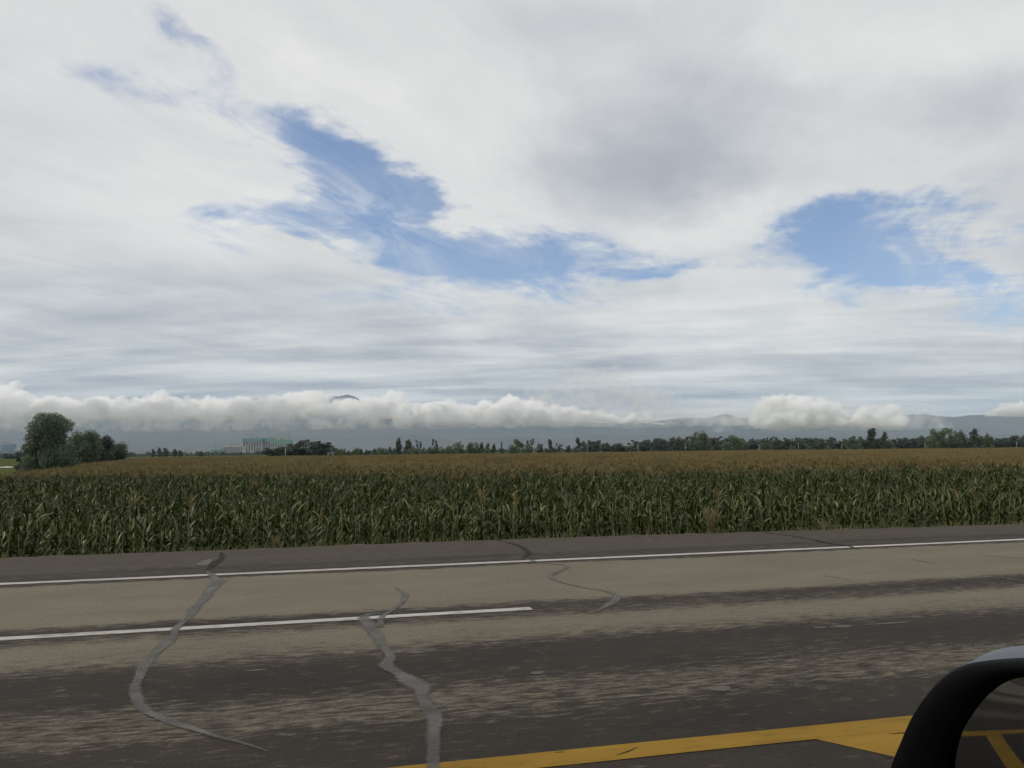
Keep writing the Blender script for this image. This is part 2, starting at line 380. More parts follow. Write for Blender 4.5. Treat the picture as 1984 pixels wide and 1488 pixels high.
for i in range(len(xs)-1):
    a = i*5; fs += [(a+j, a+5+j, a+6+j, a+1+j) for j in range(4)]
tag(link('roadside_bank', mesh_np('roadside_bank', vs, fs, ['bare_soil'], smooth=True)), kind='structure')

def strip(name, x0, x1, y, w, z, m, step=0.5, jit=0.006):
    xs_ = np.arange(x0, x1+step, step); vs, fs = [], []
    for i, x in enumerate(xs_):
        j1 = jit*mnoise.noise((x*2.1, y, 0)); j2 = jit*mnoise.noise((x*2.1, y, 5))
        vs += [(x, y-w/2+j1, z), (x, y+w/2+j2, z)]
    fs = [(2*i, 2*i+2, 2*i+3, 2*i+1) for i in range(len(xs_)-1)]
    return link(name, mesh_np(name, vs, fs, [m]), road)
strip('edge_line', -200, 200, 12.49, 0.17, 0.004, 'white_paint')
for k in range(-9, 9):
    x1 = 2.16+15*k; strip('lane_dash', x1-6.0, x1, 8.79, 0.15, 0.004, 'white_paint')
strip('centre_line', -200, 200, 4.555, 0.215, 0.004, 'yellow_paint')
strip('centre_line', -200, 200, 2.30, 0.16, 0.004, 'yellow_paint')
for k in range(-22, 14):                   # slanting bars of the hatched strip between the two centre lines
    x0 = 2.91+3.6*k
    link('hatch_bar', mesh_np('hatch_bar', [(x0-0.05, 4.50, 0.003), (x0+1.62, 2.33, 0.003), (x0+2.15, 2.33, 0.003), (x0+0.62, 4.50, 0.003)], [(0, 1, 2, 3)], ['yellow_paint']), road)

def ribbon(name, pts, widths, m, z=0.008, closed_px=True):
    """a strip of sealant poured along a crack; pts in photo pixels projected on the pavement"""
    P_ = [on_ground(*p) for p in pts]; n = len(P_); out = []; ww = []
    for i in range(n-1):                    # Catmull-Rom refine
        a, b_, c, d = P_[max(i-1, 0)], P_[i], P_[i+1], P_[min(i+2, n-1)]
        for k in range(10):
            t = k/10; out.append(0.5*((2*b_)+(c-a)*t+(2*a-5*b_+4*c-d)*t*t+(3*b_-a-3*c+d)*t**3)); ww.append(widths[i]*(1-t)+widths[i+1]*t)
    out.append(P_[-1]); ww.append(widths[-1]); vs = []
    for i, p in enumerate(out):
        d = (out[min(i+1, len(out)-1)]-out[max(i-1, 0)]); d.z = 0; d.normalize(); s_ = Vector((-d.y, d.x, 0))
        w1 = ww[i]*(0.42+0.3*mnoise.noise((p.x*2.2, p.y*2.2, 1))); w2 = ww[i]*(0.42+0.3*mnoise.noise((p.x*2.2, p.y*2.2, 9)))
        a = p+s_*w1*1.7; c = p-s_*w2*1.7; vs += [(a.x, a.y, z), (p.x, p.y, z), (c.x, c.y, z)]
    fs = [(3*i+j, 3*i+1+j, 3*i+4+j, 3*i+3+j) for i in range(len(out)-1) for j in (0, 1)]
    me = mesh_np(name, vs, fs, [m], tint=[0.0, 1.0, 0.0]*len(out))
    bm = bmesh.new(); bm.from_mesh(me); bmesh.ops.recalc_face_normals(bm, faces=bm.faces)
    for f in bm.faces:
        if f.normal.z < 0: f.normal_flip()
    bm.to_mesh(me); bm.free()
    return link(name, me, road)
ribbon('crack_seal', [(398, 1106), (412, 1117), (420, 1128), (405, 1148), (385, 1170), (365, 1195), (345, 1215), (330, 1240), (300, 1270), (275, 1300), (262, 1330), (268, 1360), (285, 1380), (330, 1400), (380, 1415), (420, 1428), (470, 1441), (520, 1458)],
       [.05, .12, .2, .13, .13, .12, .11, .12, .11, .1, .1, .1, .1, .08, .06, .045, .025, .008], 'crack_sealant')
ribbon('crack_seal', [(765, 1139), (783, 1149), (781, 1163), (763, 1181), (739, 1199), (733, 1216)], [.04, .09, .09, .07, .08, .1], 'crack_sealant')
ribbon('crack_seal', [(745, 1191), (716, 1192), (704, 1200), (712, 1215), (728, 1230), (742, 1252), (756, 1273), (748, 1292), (770, 1305), (802, 1322), (818, 1333), (816, 1350), (827, 1372), (841, 1393), (841, 1421), (839, 1456), (839, 1500)],
       [.03, .09, .14, .2, .16, .09, .1, .15, .13, .2, .19, .12, .11, .1, .09, .08, .08], 'crack_sealant', z=0.0095)
ribbon('crack_seal', [(1012, 1081), (1028, 1086), (1053, 1091), (1092, 1095), (1099, 1100), (1074, 1111), (1067, 1119), (1092, 1130), (1134, 1139), (1173, 1146), (1194, 1153), (1194, 1162), (1180, 1172), (1155, 1185)],
       [.03, .07, .06, .06, .09, .1, .08, .05, .05, .07, .12, .12, .1, .04], 'crack_sealant')
ribbon('crack_seal', [(386, 1096), (394, 1094), (402, 1087), (413, 1083)], [.1, .2, .14, .05], 'pale_joint')
for pts in ([(1590, 1115), (1620, 1119), (1645, 1123)], [(1765, 1083), (1790, 1088), (1810, 1091)], [(1893, 1075), (1940, 1079), (1990, 1083)], [(1938, 1119), (1960, 1123), (1990, 1128)]):
    ribbon('crack_seal', pts, [.03, .06, .03], 'pale_joint')
ribbon('crack_seal', [(1480, 1032), (1548, 1041), (1603, 1052), (1640, 1058), (1665, 1065)], [.05, .1, .14, .1, .04], 'dark_joint')
ribbon('crack_seal', [(960, 1046), (1000, 1056), (1025, 1070), (1012, 1082)], [.05, .1, .13, .05], 'dark_joint')
ribbon('crack_seal', [(430, 1070), (425, 1085), (398, 1106)], [.06, .12, .1], 'dark_joint')
for (px, py, L_, Wd) in ((1632, 1214, .26, .05), (1722, 1208, .5, .025), (1396, 1334, .17, .06), (1588, 1216, .14, .03), (806, 1264, .16, .04), (1056, 1173, .12, .03), (1042, 1304, .12, .04)):
    c = on_ground(px, py); vs = []
    for k in range(12):
        a = 2*math.pi*k/12; r = 1+0.45*mnoise.noise((px*0.1+math.cos(a), math.sin(a), py))
        vs.append((c.x+L_*0.5*r*math.cos(a), c.y+Wd*r*math.sin(a), 0.0035))
    link('paint_patch', mesh_np('paint_patch', vs, [tuple(range(12))], ['pale_patch']), road)

# ------------------------------------------------------------------ mountains
def fbm(x, y, z=0.0, o=6):
    s = 0; a = 1; f = 1
    for _ in range(o): s += a*(1-2*abs(mnoise.noise((x*f, y*f, z)))); a *= .5; f *= 2.1
    return s
def interp(x, tab): return float(np.interp(x, [t[0] for t in tab], [t[1] for t in tab]))
def range_mesh(name, tab, dep, label, seed, width=2600, nd=20, amp=26, px0=-700, px1=2700, step=5, jag=2.6):
    vs, fs = [], []; pxs = list(np.arange(px0, px1, step)); m = nd
    for px in pxs:
        yr = interp(px, tab)-jag*(fbm(px*.012, seed, 1, 5)-.35); hr = at(px, yr, dep).z-GZ
        for j in range(m):
            s = j/(m-1)             # 0 foot on the near side, 0.72 ridge, 1 behind
            d_ = dep-width*(0.72-s)
            k = (s/.72)**1.15 if s < .72 else 1-(s-.72)/.28*.6
            p = lat_dep((px-992)/FPX*dep*(0.94+.06*s), d_)
            n_ = fbm(p.x*.0009, p.y*.0009, seed)
            gul = amp*n_*(0.25+math.sin(math.pi*min(1, k)*.9))*(hr/500)
            z = hr*k+gul*(1 if s < .70 else .35)-4
            vs.append((p.x, p.y, GZ+max(-8, z if s > 0.02 else -8)))
    for i in range(len(pxs)-1):
        for j in range(m-1):
            a = i*m+j; fs.append((a, a+m, a+m+1, a+1))
    o = link(name, mesh_np(name, vs, fs, ['mountain_rock'], smooth=True)); tag(o, kind='structure'); return o
ridgeR = [(-700, 800), (0, 800), (300, 792), (600, 800), (900, 806), (1100, 818), (1180, 822), (1250, 818), (1300, 813), (1350, 812), (1385, 809), (1410, 805), (1440, 811), (1520, 808), (1600, 812), (1680, 809), (1740, 808), (1765, 805), (1800, 803), (1830, 806), (1860, 808), (1895, 804), (1940, 807), (1984, 805), (2100, 800), (2700, 795)]
ridgeL = [(-700, 806), (0, 803), (450, 802), (570, 796), (600, 785), (618, 770), (628, 767), (640, 768), (650, 772), (662, 770), (672, 768), (690, 774), (708, 790), (760, 800), (850, 803), (950, 806), (1100, 822), (1250, 845), (1400, 858), (2700, 860)]
foot = [(-700, 850), (100, 846), (300, 852), (520, 846), (700, 850), (800, 843), (880, 850), (980, 846), (1060, 850), (1150, 842), (1280, 846), (1500, 840), (1700, 846), (1850, 842), (2700, 845)]
range_mesh('mountain_range', ridgeL, 13000, '', 2.0, 3000)
range_mesh('mountain_range', ridgeR, 11000, '', 5.0, 2600)
range_mesh('foothills', foot, 8200, '', 9.0, 1500, 14, 16)

# ------------------------------------------------------------------ low clouds lying against the mountains
def cloud_mat(name, dens, col=(0.998, 0.998, 0.998), size=55.0, lo=0.40, hi=0.70):
    m = bpy.data.materials.new(name); m.use_nodes = True; nb = NB(m.node_tree); nb.n.clear()
    o = nb.new('ShaderNodeOutputMaterial'); s = nb.new('ShaderNodeVolumePrincipled'); s.inputs['Color'].default_value = (*col, 1); s.inputs['Anisotropy'].default_value = 0.1
    n_ = nb.noise(objpos(nb), 1.0/size, 5, 0.62, 0.3)
    nb.put(s.inputs['Density'], nb.rng(n_, lo, hi, 0.0, dens, smooth=True))
    m.cycles.volume_step_rate = 0.1
    nb.l.new(s.outputs[0], o.inputs['Volume']); MATS[name] = m; return m
cloud_mat('cloud_thick', 0.075, lo=0.38, hi=0.66); cloud_mat('cloud_shade_tint', 0.026, (0.80, 0.81, 0.83)); cloud_mat('cloud_thin', 0.0085, (0.985, 0.985, 0.99))  # front bank: lowered scatter colour stands in for the shade on it
def cloud(name, tops, base, dep, m, seed, thick=.8, vox=26, rscale=1.0, jit=.3):
    """billows piled from base to the given top outline (photo px), at depth dep"""
    r = random.Random(seed); bm = bmesh.new(); k = dep/FPX; sc = dep/9000
    x = tops[0][0]
    while x < tops[-1][0]:
        yt = interp(x, tops); yb = base(x) if callable(base) else base
        H = max(8.0, (yb-yt)*1.1)*k; R_ = max(75*sc, min(H*.5, 230*sc)*rscale)
        z_b = at(x, yb, dep).z
        nst = max(1, int(H/(R_*.8)))
        for q in range(nst+1):
            zz = z_b+R_*.55+(H-R_*1.45)*q/max(1, nst) if H > R_*1.6 else z_b+H*.5
            rr_ = R_*r.uniform(.65, 1.0)*(1.0 if q < nst else .85)
            d_ = dep+r.uniform(-1, 1)*thick*R_*1.6
            px_ = x+r.uniform(-1, 1)*jit*R_/k
            p = lat_dep((px_-992)/FPX*d_, d_)
            bmesh.ops.create_icosphere(bm, subdivisions=2, radius=rr_, matrix=Matrix.Translation((p.x, p.y, min(zz+r.uniform(-.1, .1)*R_, z_b+H-rr_*.8))) @ Matrix.Diagonal((1.25, 1.1, r.uniform(.75, .95), 1)))
        x += R_/k*r.uniform(.5, .85)
    me = bpy.data.meshes.new(name); bm.to_mesh(me); bm.free()
    o = bpy.data.objects.new(name, me); COL.objects.link(o)
    rm = o.modifiers.new('r', 'REMESH'); rm.mode = 'VOXEL'; rm.voxel_size = vox*sc
    dg = bpy.context.evaluated_depsgraph_get(); me2 = bpy.data.meshes.new_from_object(o.evaluated_get(dg)); o.modifiers.clear(); o.data = me2; bpy.data.meshes.remove(me)
    n_ = len(me2.vertices); co = np.empty(n_*3, np.float32); me2.vertices.foreach_get('co', co); co = co.reshape(-1, 3); no = np.empty(n_*3, np.float32); me2.vertices.foreach_get('normal', no); no = no.reshape(-1, 3)
    for i in range(n_):
        x_, y_, z_ = (float(q)/sc for q in co[i])
        e = 60*mnoise.noise((x_/260, y_/260, z_/200+seed))+115*abs(mnoise.noise((x_/170, y_/170, z_/150+seed)))+62*abs(mnoise.noise((x_/75, y_/75, z_/75+seed)))-42
        co[i] += no[i]*e*sc
    zb_ = at(tops[len(tops)//2][0], base(tops[len(tops)//2][0]) if callable(base) else base, dep).z
    lowm = co[:, 2] < zb_
    co[lowm, 2] = zb_+(co[lowm, 2]-zb_)*0.25
    me2.vertices.foreach_set('co', co.ravel()); me2.materials.clear(); me2.materials.append(MATS[m]); me2.update()
    me2.polygons.foreach_set('use_smooth', np.ones(len(me2.polygons), dtype=bool))
    o.name = name; tag(o, kind='structure'); return o
# white heaps behind, a bank in front greyed by its colour for shade, a single white heap on the right
cloud('low_cloud', [(-160, 735), (-60, 728), (0, 737), (40, 748), (62, 770), (100, 768), (125, 768), (150, 790)], 815, 3500, 'cloud_thick', 1)
cloud('low_cloud', [(140, 792), (165, 764), (190, 757), (225, 762), (250, 776), (280, 768), (330, 764), (400, 770), (470, 768), (540, 764), (575, 756), (600, 753), (620, 764), (640, 772), (700, 772), (730, 766), (760, 764), (782, 776)], 812, 3500, 'cloud_thick', 2)
cloud('low_cloud', [(780, 782), (840, 776), (880, 774), (910, 782), (960, 776), (1000, 768), (1040, 767), (1075, 782), (1120, 790), (1180, 800), (1240, 806), (1280, 818)], 822, 3400, 'cloud_thick', 3)
cloud('low_cloud', [(-200, 786), (60, 788), (150, 782), (180, 770), (210, 788), (300, 786), (330, 780), (420, 790), (480, 774), (510, 768), (560, 775), (580, 800), (650, 788), (740, 782), (820, 790), (900, 792), (1000, 790), (1090, 794), (1160, 806), (1200, 816)], lambda x: 836-0.007*x, 3150, 'cloud_shade_tint', 4, rscale=.7)
cloud('low_cloud', [(900, 800), (1000, 775), (1075, 740), (1110, 715), (1150, 705), (1200, 716), (1250, 735), (1330, 770), (1420, 775), (1480, 790), (1560, 800)], lambda x: 826, 3700, 'cloud_thin', 6)
cloud('low_cloud', [(1380, 806), (1430, 790), (1500, 768), (1600, 764), (1700, 776), (1790, 786), (1830, 806)], 832, 3500, 'cloud_thin', 8)
cloud('low_cloud', [(1925, 800), (1950, 780), (1975, 774), (2010, 780), (2080, 772), (2150, 790)], 806, 3700, 'cloud_thick', 7)
cloud('low_cloud', [(1462, 806), (1478, 788), (1500, 766), (1520, 757), (1545, 762), (1575, 772), (1600, 776), (1625, 786), (1650, 800), (1680, 788), (1705, 783), (1735, 786), (1748, 806)], lambda x: 831-0.003*(x-1400), 3300, 'cloud_thick', 5, rscale=.8)

# ------------------------------------------------------------------ haze
mh = bpy.data.materials.new('haze'); mh.use_nodes = True; nb = NB(mh.node_tree); nb.n.clear()
o = nb.new('ShaderNodeOutputMaterial'); s = nb.new('ShaderNodeVolumePrincipled'); s.inputs['Color'].default_value = (0.66, 0.83, 1.0, 1); s.inputs['Density'].default_value = 4.8e-5; s.inputs['Anisotropy'].default_value = 0.0
nb.l.new(s.outputs[0], o.inputs['Volume']); MATS['haze'] = mh
mb = MB(); mb.box((0, 6000, 620), (32000, 21000, 1245)); hz = link('haze', mesh_np('haze', mb.v, mb.f, ['haze'])); tag(hz, 'pale even haze filling the air over the plain', 'haze', kind='stuff')

# ------------------------------------------------------------------ corn
def leaf_geo(L, Wd, a0, a1, bend, seg=6, fold=True, twist=0.0, side=0.0):
    """a maize blade: rises, arches over and hangs; returns verts and quads"""
    x = z = 0.0; vs = []; fs = []; n = 3 if fold else 2
    for i in range(seg+1):
        s = i/seg
        ang = a0+(a1-a0)*(s**bend)
        w = Wd*0.5*min(1.0, (0.35+2.6*s))*max(0.03, (1-s**2.2))**0.8
        yo = side*s*s
        tw = twist*s
        ca, sa = math.cos(tw), math.sin(tw); nz = (-math.sin(ang), math.cos(ang))
        row = (-1, 0, 1) if fold else (-1, 1)
        for k in row:
            up = 0.28*w*abs(k) if fold else 0.0
            dy_, dn = k*w*ca - up*sa, k*w*sa + up*ca
            vs.append((x+nz[0]*dn, yo+dy_, z+nz[1]*dn))
        if i < seg:
            ds = L/seg; x += math.cos(ang)*ds; z += math.sin(ang)*ds
    for i in range(seg):
        for k in range(n-1):
            a = i*n+k; fs.append((a, a+n, a+n+1, a+1))
    return np.array(vs), fs
def rotz(v, a):
    c, s = math.cos(a), math.sin(a); o = v.copy(); o[:, 0] = v[:, 0]*c-v[:, 1]*s; o[:, 1] = v[:, 0]*s+v[:, 1]*c; return o
rnd = random.Random(11)
def leaf_params(r, lo=False):
    return dict(L=r.uniform(0.24, 0.46), Wd=r.uniform(0.044, 0.068), a0=rad(r.uniform(45, 80)), a1=rad(r.uniform(-110, -20)), bend=r.uniform(2.2, 5.0), twist=r.uniform(-1.2, 1.2), side=r.uniform(-.10, .10))
def tassel_mb(r, n=7, t=3):
    mb = MB(); mb.tube([(0, 0, 0), (0, 0, 0.22), (0.02*r.uniform(-1, 1), 0.02, 0.42)], [0.006, 0.011, 0.006], t, r.random())
    for k in range(n):
        a = r.uniform(0, 6.28); o = r.uniform(0.10, 0.19); h = r.uniform(0.04, 0.16)
        mb.tube([(0, 0, h), (o*.5*math.cos(a), o*.5*math.sin(a), h+0.13), (o*math.cos(a), o*math.sin(a), h+r.uniform(0.14, 0.24))], [0.005, 0.009, 0.005], t, r.random(), cap=False)
    return mb
LEAVES = []
for i in range(14):
    v_, f_ = leaf_geo(**leaf_params(rnd)); LEAVES.append(mesh_np('leaf', v_, f_, ['corn_leaf'], tint=[rnd.random()]*len(v_), smooth=True))
TASS = [tassel_mb(rnd).mesh('tassel', 'corn_tassel') for _ in range(3)]
STALKS = []
for i in range(3):
    mb = MB(); b_ = rnd.uniform(-.05, .05)
    mb.tube([(0, 0, 0), (b_*.3, 0, 0.7), (b_, b_*.5, 1.35), (b_*1.2, b_, 1.72)], [0.017, 0.015, 0.011, 0.006], 6, rnd.random()); STALKS.append(mb.mesh('stalk', 'corn_stalk', True))

def in_field(x, y, margin=0.0):
    p = Vector((x, y, 0)); lat, dep = p.dot(R0), p.dot(F0)
    if lat < -30-0.432*(dep-45)+margin: return False
    if dep > 222+6*math.sin(lat*0.03) or y < pave_edge(x)+0.75: return False
    return abs(lat) < 0.70*dep+7
# --- the front rows: 300 plants built one by one
rows = []
rr = random.Random(5)
cands = []
for row in range(4):
    x = -14.0
    while x < 26:
        y = pave_edge(x)+0.85+row*0.45+rr.uniform(-.12, .12); xx = x+rr.uniform(-.07, .07)
        q = Vector((xx, y, 0)); px = 992+FPX*q.dot(R0)/q.dot(F0)
        if -40 < px < 2024: cands.append((y, xx, row))
        x += 0.21
cands.sort(key=lambda c: c[2]); front_plants = cands[:300]
front_last = {}
n_full = sum(1 for c in front_plants if c[2] < 3)
for (y, x, row) in front_plants:
    edge = row == 0
    h = rr.uniform(0.80, 1.06)*(0.93 if edge else 1.0)
    z0 = GZ+0.02+(0.22 if edge else 0.05)
    t = thing('corn_plant', 'green corn plant in the rows of the field edge nearest the road', 'corn', (x, y, z0), rr.uniform(0, 6.28), 'corn plants along the field edge')
    t.scale = (h, h, h)
    t.rotation_euler = (rr.gauss(0, .09), rr.gauss(0, .09), t.rotation_euler.z)
    st = link('stalk', rr.choice(STALKS), t)
    az = rr.uniform(0, 6.28)
    for k in range(16):
        link('leaf', rr.choice(LEAVES), t, (0, 0, 0.16+0.092*k+rr.uniform(-.03, .03)), (0, 0, az+k*math.pi+rr.uniform(-.5, .5)), (rr.uniform(.8, 1.15)*(1.0 if k < 14 else .8),)*3)
    if rr.random() < 0.03: link('tassel', rr.choice(TASS), t, (0, 0, 1.66))

# --- the rest of the field: one object; whole plants near, clumps of rows farther off
def plant_arrays(r, seg, fold, nleaf, tassel, ttube=3, ntas=6, hscale=1.0):
    V, F_, M_, T = [], [], [], []; n = 0
    def app(v, f, m, t):
        nonlocal n
        V.append(np.asarray(v)); F_.extend([tuple(i+n for i in q) for q in f]); M_.extend([m]*len(f)); T.extend(t if hasattr(t, '__len__') else [t]*len(v)); n += len(v)
    mb = MB(); mb.tube([(0, 0, 0), (0.01, 0, 0.9), (0, 0.01, 1.7)], [0.016, 0.013, 0.006], 4 if fold else 3, r.random(), cap=False); app(mb.v, mb.f, 1, mb.t)
    az = r.uniform(0, 6.28)
    for k in range(nleaf):
        p = leaf_params(r)
        v, f = leaf_geo(seg=seg, fold=fold, **p)
        v = rotz(v, az+k*math.pi+r.uniform(-.5, .5)); v[:, 2] += 1.54-(0.092 if fold else 0.12)*(nleaf-1-k)+r.uniform(-.04, .04); app(v, f, 0, r.random())
    if tassel:
        mb = tassel_mb(r, ntas, ttube); app(np.array(mb.v)+np.array([0, 0, 1.66]), mb.f, 2, mb.t)
    return np.vstack(V), F_, M_, T
fr = random.Random(23)
templates = []                             # (V, F, M, T)
for i in range(5): templates.append(plant_arrays(fr, 5, True, 16, False))       # 0-4 without tassel
for i in range(4): templates.append(plant_arrays(fr, 5, True, 13, True, 3, 9))        # 5-8 with tassel
PW, PD = 2.4, 2.08
for i in range(8):                          # 9-12 clumps with tassels, 13-16 with few
    V, F_, M_, T = [], [], [], []; n = 0
    for a in range(10):
        for b_ in range(4):
            v, f, m, t = plant_arrays(fr, 3, False, 4 if i < 4 else 6, i < 4 or fr.random() < .45, 3, 7)
            s = fr.uniform(.9, 1.08); v = v*s
            v = v+np.array([(a-4.5)*0.24+fr.uniform(-.08, .08), (b_-1.5)*0.52+fr.uniform(-.1, .1), 0])
            V.append(v); F_ += [tuple(q+n for q in ff) for ff in f]; M_ += m; T += t; n += len(v)
    templates.append((np.vstack(V), F_, M_, T))
V, F_, M_, T, VAR = [], [], [], [], []; n = 0
for i, (v, f, m, t) in enumerate(templates):
    V.append(v); F_ += [tuple(q+n for q in ff) for ff in f]; M_ += m; T += t; VAR += [i]*len(v); n += len(v)
pts, prot, pscl, pvar = [], [], [], []
LASTROW = 2
NEAR_END = 58.0
y = 16.0; rowi = 0
taken = {(round(a, 3), round(b_, 3)) for (b_, a, _) in front_plants}
xmax_front = max(c[1] for c in front_plants if c[2] == front_plants[-1][2])
while y < 70:
    x = -60.0
    rowi += 1
    while x < 90:
        xx = x+fr.uniform(-.08, .08); yy = y+fr.uniform(-.12, .12); x += 0.22
        e = pave_edge(xx)+0.85
        lo = e+LASTROW*0.45-0.22
        if yy < e-0.2: continue
        q = Vector((xx, yy, 0)); dep = q.dot(F0); px = 992+FPX*q.dot(R0)/dep
        if yy < lo and -40 < px < 2024: continue
        if dep > NEAR_END or not in_field(xx, yy): continue
        dry = mnoise.noise((xx*0.06, yy*0.06, 2))
        pt = min(0.9, max(0.005, (dep-33)/44.0+0.35*dry))
        hv = 1.0+0.09*mnoise.noise((xx*0.16, yy*0.16, 7))
        pts.append((xx, yy, GZ+0.02)); prot.append(fr.uniform(0, 6.28)); pscl.append(hv*fr.uniform(.86, 1.06)); pvar.append(5+fr.randrange(4) if fr.random() < pt else fr.randrange(5))
    y += 0.46
yy = 14.0
while yy < 260:
    x = -190.0
    while x < 250:
        q = Vector((x, yy, 0)); dep = q.dot(F0)
        if dep > NEAR_END-1.2 and in_field(x, yy, 1.0):
            pts.append((x+fr.uniform(-.1, .1), yy+fr.uniform(-.1, .1), GZ+0.02)); prot.append(fr.choice((0, math.pi))+fr.uniform(-.06, .06)); pscl.append((1.0+0.05*mnoise.noise((x*0.05, yy*0.05, 7)))*fr.uniform(.97, 1.03)); pvar.append(9+fr.randrange(4)+(4 if fr.random() < 0.85-(dep-58)/70+0.6*mnoise.noise((x*.05, yy*.05, 2)) else 0))
        x += PW
    yy += PD
me = bpy.data.meshes.new('corn_field')
allv = np.vstack(V+[np.array(pts)])
me.from_pydata([tuple(q) for q in allv.tolist()], [], F_)
for mm in ('corn_leaf', 'corn_stalk', 'corn_tassel'): me.materials.append(MATS[mm])
me.polygons.foreach_set('material_index', np.array(M_, dtype=np.int32))
npt = len(pts)
for nm, dt, val in (('tint', 'FLOAT', T+[0.0]*npt), ('is_spot', 'INT', [0]*n+[1]*npt), ('variety', 'INT', VAR+pvar), ('turn', 'FLOAT', [0.0]*n+prot), ('size', 'FLOAT', [1.0]*n+pscl), ('lean', 'FLOAT', [0.0]*n+[fr.gauss(0, .09) if v_ < 9 else 0.0 for v_ in pvar])):
    a = me.attributes.new(nm, dt, 'POINT'); a.data.foreach_set('value', np.array(val, dtype=np.float32 if dt == 'FLOAT' else np.int32))
me.update()
corn = tag(link('corn_field', me), 'wide field of tall corn, green near the road and brown tasselled beyond', 'cornfield', kind='stuff')
ng = bpy.data.node_groups.new('corn_spread', 'GeometryNodeTree')
ng.interface.new_socket('Geometry', in_out='INPUT', socket_type='NodeSocketGeometry'); ng.interface.new_socket('Geometry', in_out='OUTPUT', socket_type='NodeSocketGeometry')
gi = ng.nodes.new('NodeGroupInput'); go = ng.nodes.new('NodeGroupOutput'); jn = ng.nodes.new('GeometryNodeJoinGeometry')
def gattr(nm, dt):
    nd = ng.nodes.new('GeometryNodeInputNamedAttribute'); nd.data_type = dt; nd.inputs[0].default_value = nm; return nd.outputs[0]
def gcmp(a, k):
    nd = ng.nodes.new('FunctionNodeCompare'); nd.data_type = 'INT'; nd.operation = 'EQUAL'; ng.links.new(a, nd.inputs[2]); nd.inputs[3].default_value = k; return nd.outputs[0]
sp = ng.nodes.new('GeometryNodeSeparateGeometry'); sp.domain = 'POINT'
ng.links.new(gi.outputs[0], sp.inputs[0]); ng.links.new(gcmp(gattr('is_spot', 'INT'), 1), sp.inputs[1])
for i in range(len(templates)):
    sa_ = ng.nodes.new('GeometryNodeSeparateGeometry'); sa_.domain = 'POINT'; ng.links.new(sp.outputs[1], sa_.inputs[0]); ng.links.new(gcmp(gattr('variety', 'INT'), i), sa_.inputs[1])
    ti = ng.nodes.new('GeometryNodeGeometryToInstance'); ng.links.new(sa_.outputs[0], ti.inputs[0])
    ip = ng.nodes.new('GeometryNodeInstanceOnPoints')
    ng.links.new(sp.outputs[0], ip.inputs['Points']); ng.links.new(gcmp(gattr('variety', 'INT'), i), ip.inputs['Selection']); ng.links.new(ti.outputs[0], ip.inputs['Instance'])
    cx = ng.nodes.new('ShaderNodeCombineXYZ'); ng.links.new(gattr('turn', 'FLOAT'), cx.inputs[2]); ng.links.new(gattr('lean', 'FLOAT'), cx.inputs[0]); ng.links.new(cx.outputs[0], ip.inputs['Rotation'])
    cs = ng.nodes.new('ShaderNodeCombineXYZ')
    for k in range(3): ng.links.new(gattr('size', 'FLOAT'), cs.inputs[k])
    ng.links.new(cs.outputs[0], ip.inputs['Scale']); ng.links.new(ip.outputs[0], jn.inputs[0])
ng.links.new(jn.outputs[0], go.inputs[0])
md = corn.modifiers.new('spread', 'NODES'); md.node_group = ng

# --- weeds along the broken edge of the pavement
def tuft(r, nb_, h, spread, m, wd=0.012):
    mb = MB()
    for k in range(nb_):
        a = r.uniform(0, 6.28); hh = h*r.uniform(.5, 1.1); o = spread*r.uniform(.1, 1); x0, y0 = r.uniform(-1, 1)*spread*.3, r.uniform(-1, 1)*spread*.3
        mb.tube([(x0, y0, -0.05), (x0+o*.35*math.cos(a), y0+o*.35*math.sin(a), hh*.6), (x0+o*math.cos(a), y0+o*math.sin(a), hh)], [wd*.5, wd*.42, wd*.1], 3, r.random(), cap=False)
    return mb.mesh('weed', m)
wr = random.Random(3)
V_, F2, T2 = [], [], []; mb = MB()
for k in range(2600):
    x = wr.uniform(-13, 26); dens = mnoise.noise((x*0.5, 4, 0))
    if dens < wr.uniform(-.6, .5): continue
    y = pave_edge(x)+abs(wr.gauss(0.12, 0.12)); z = -0.04-max(0, (y-pave_edge(x)-.2))*0.8
    a = wr.uniform(0, 6.28); h = wr.uniform(.04, .16); o = wr.uniform(.02, .1)
    mb.tube([(x, y, z-.03), (x+o*.4*math.cos(a), y+o*.4*math.sin(a), z+h*.7), (x+o*math.cos(a), y+o*math.sin(a), z+h)], [.006, .005, .001], 3, wr.random(), cap=False)
tag(link('roadside_grass', mb.mesh('roadside_grass', 'grass_blade')), 'thin fringe of short grass along the outer edge of the pavement', 'grass', kind='stuff')
for (px, py, nb_, h, sp_, lab, m) in ((1378, 1032, 60, .62, .24, 'tall dry brown weed clump at the pavement edge in front of the corn', 'dry_stem'),
                                    (532, 1060, 34, .26, .16, 'small brownish weed clump at the left part of the pavement edge', 'dry_stem'),
                                    (1725, 1024, 40, .30, .22, 'low green weed clump at the right part of the pavement edge', 'grass_blade'),
                                    (1610, 1027, 40, .26, .28, 'low spreading weed between the dry clump and the right end of the pavement edge', 'grass_blade')):
    q = on_ground(px, py); yy = pave_edge(q.x)+0.12
    tag(link('weed', tuft(wr, nb_, h, sp_, m), None, (q.x, yy, -0.03)), lab, 'weed')

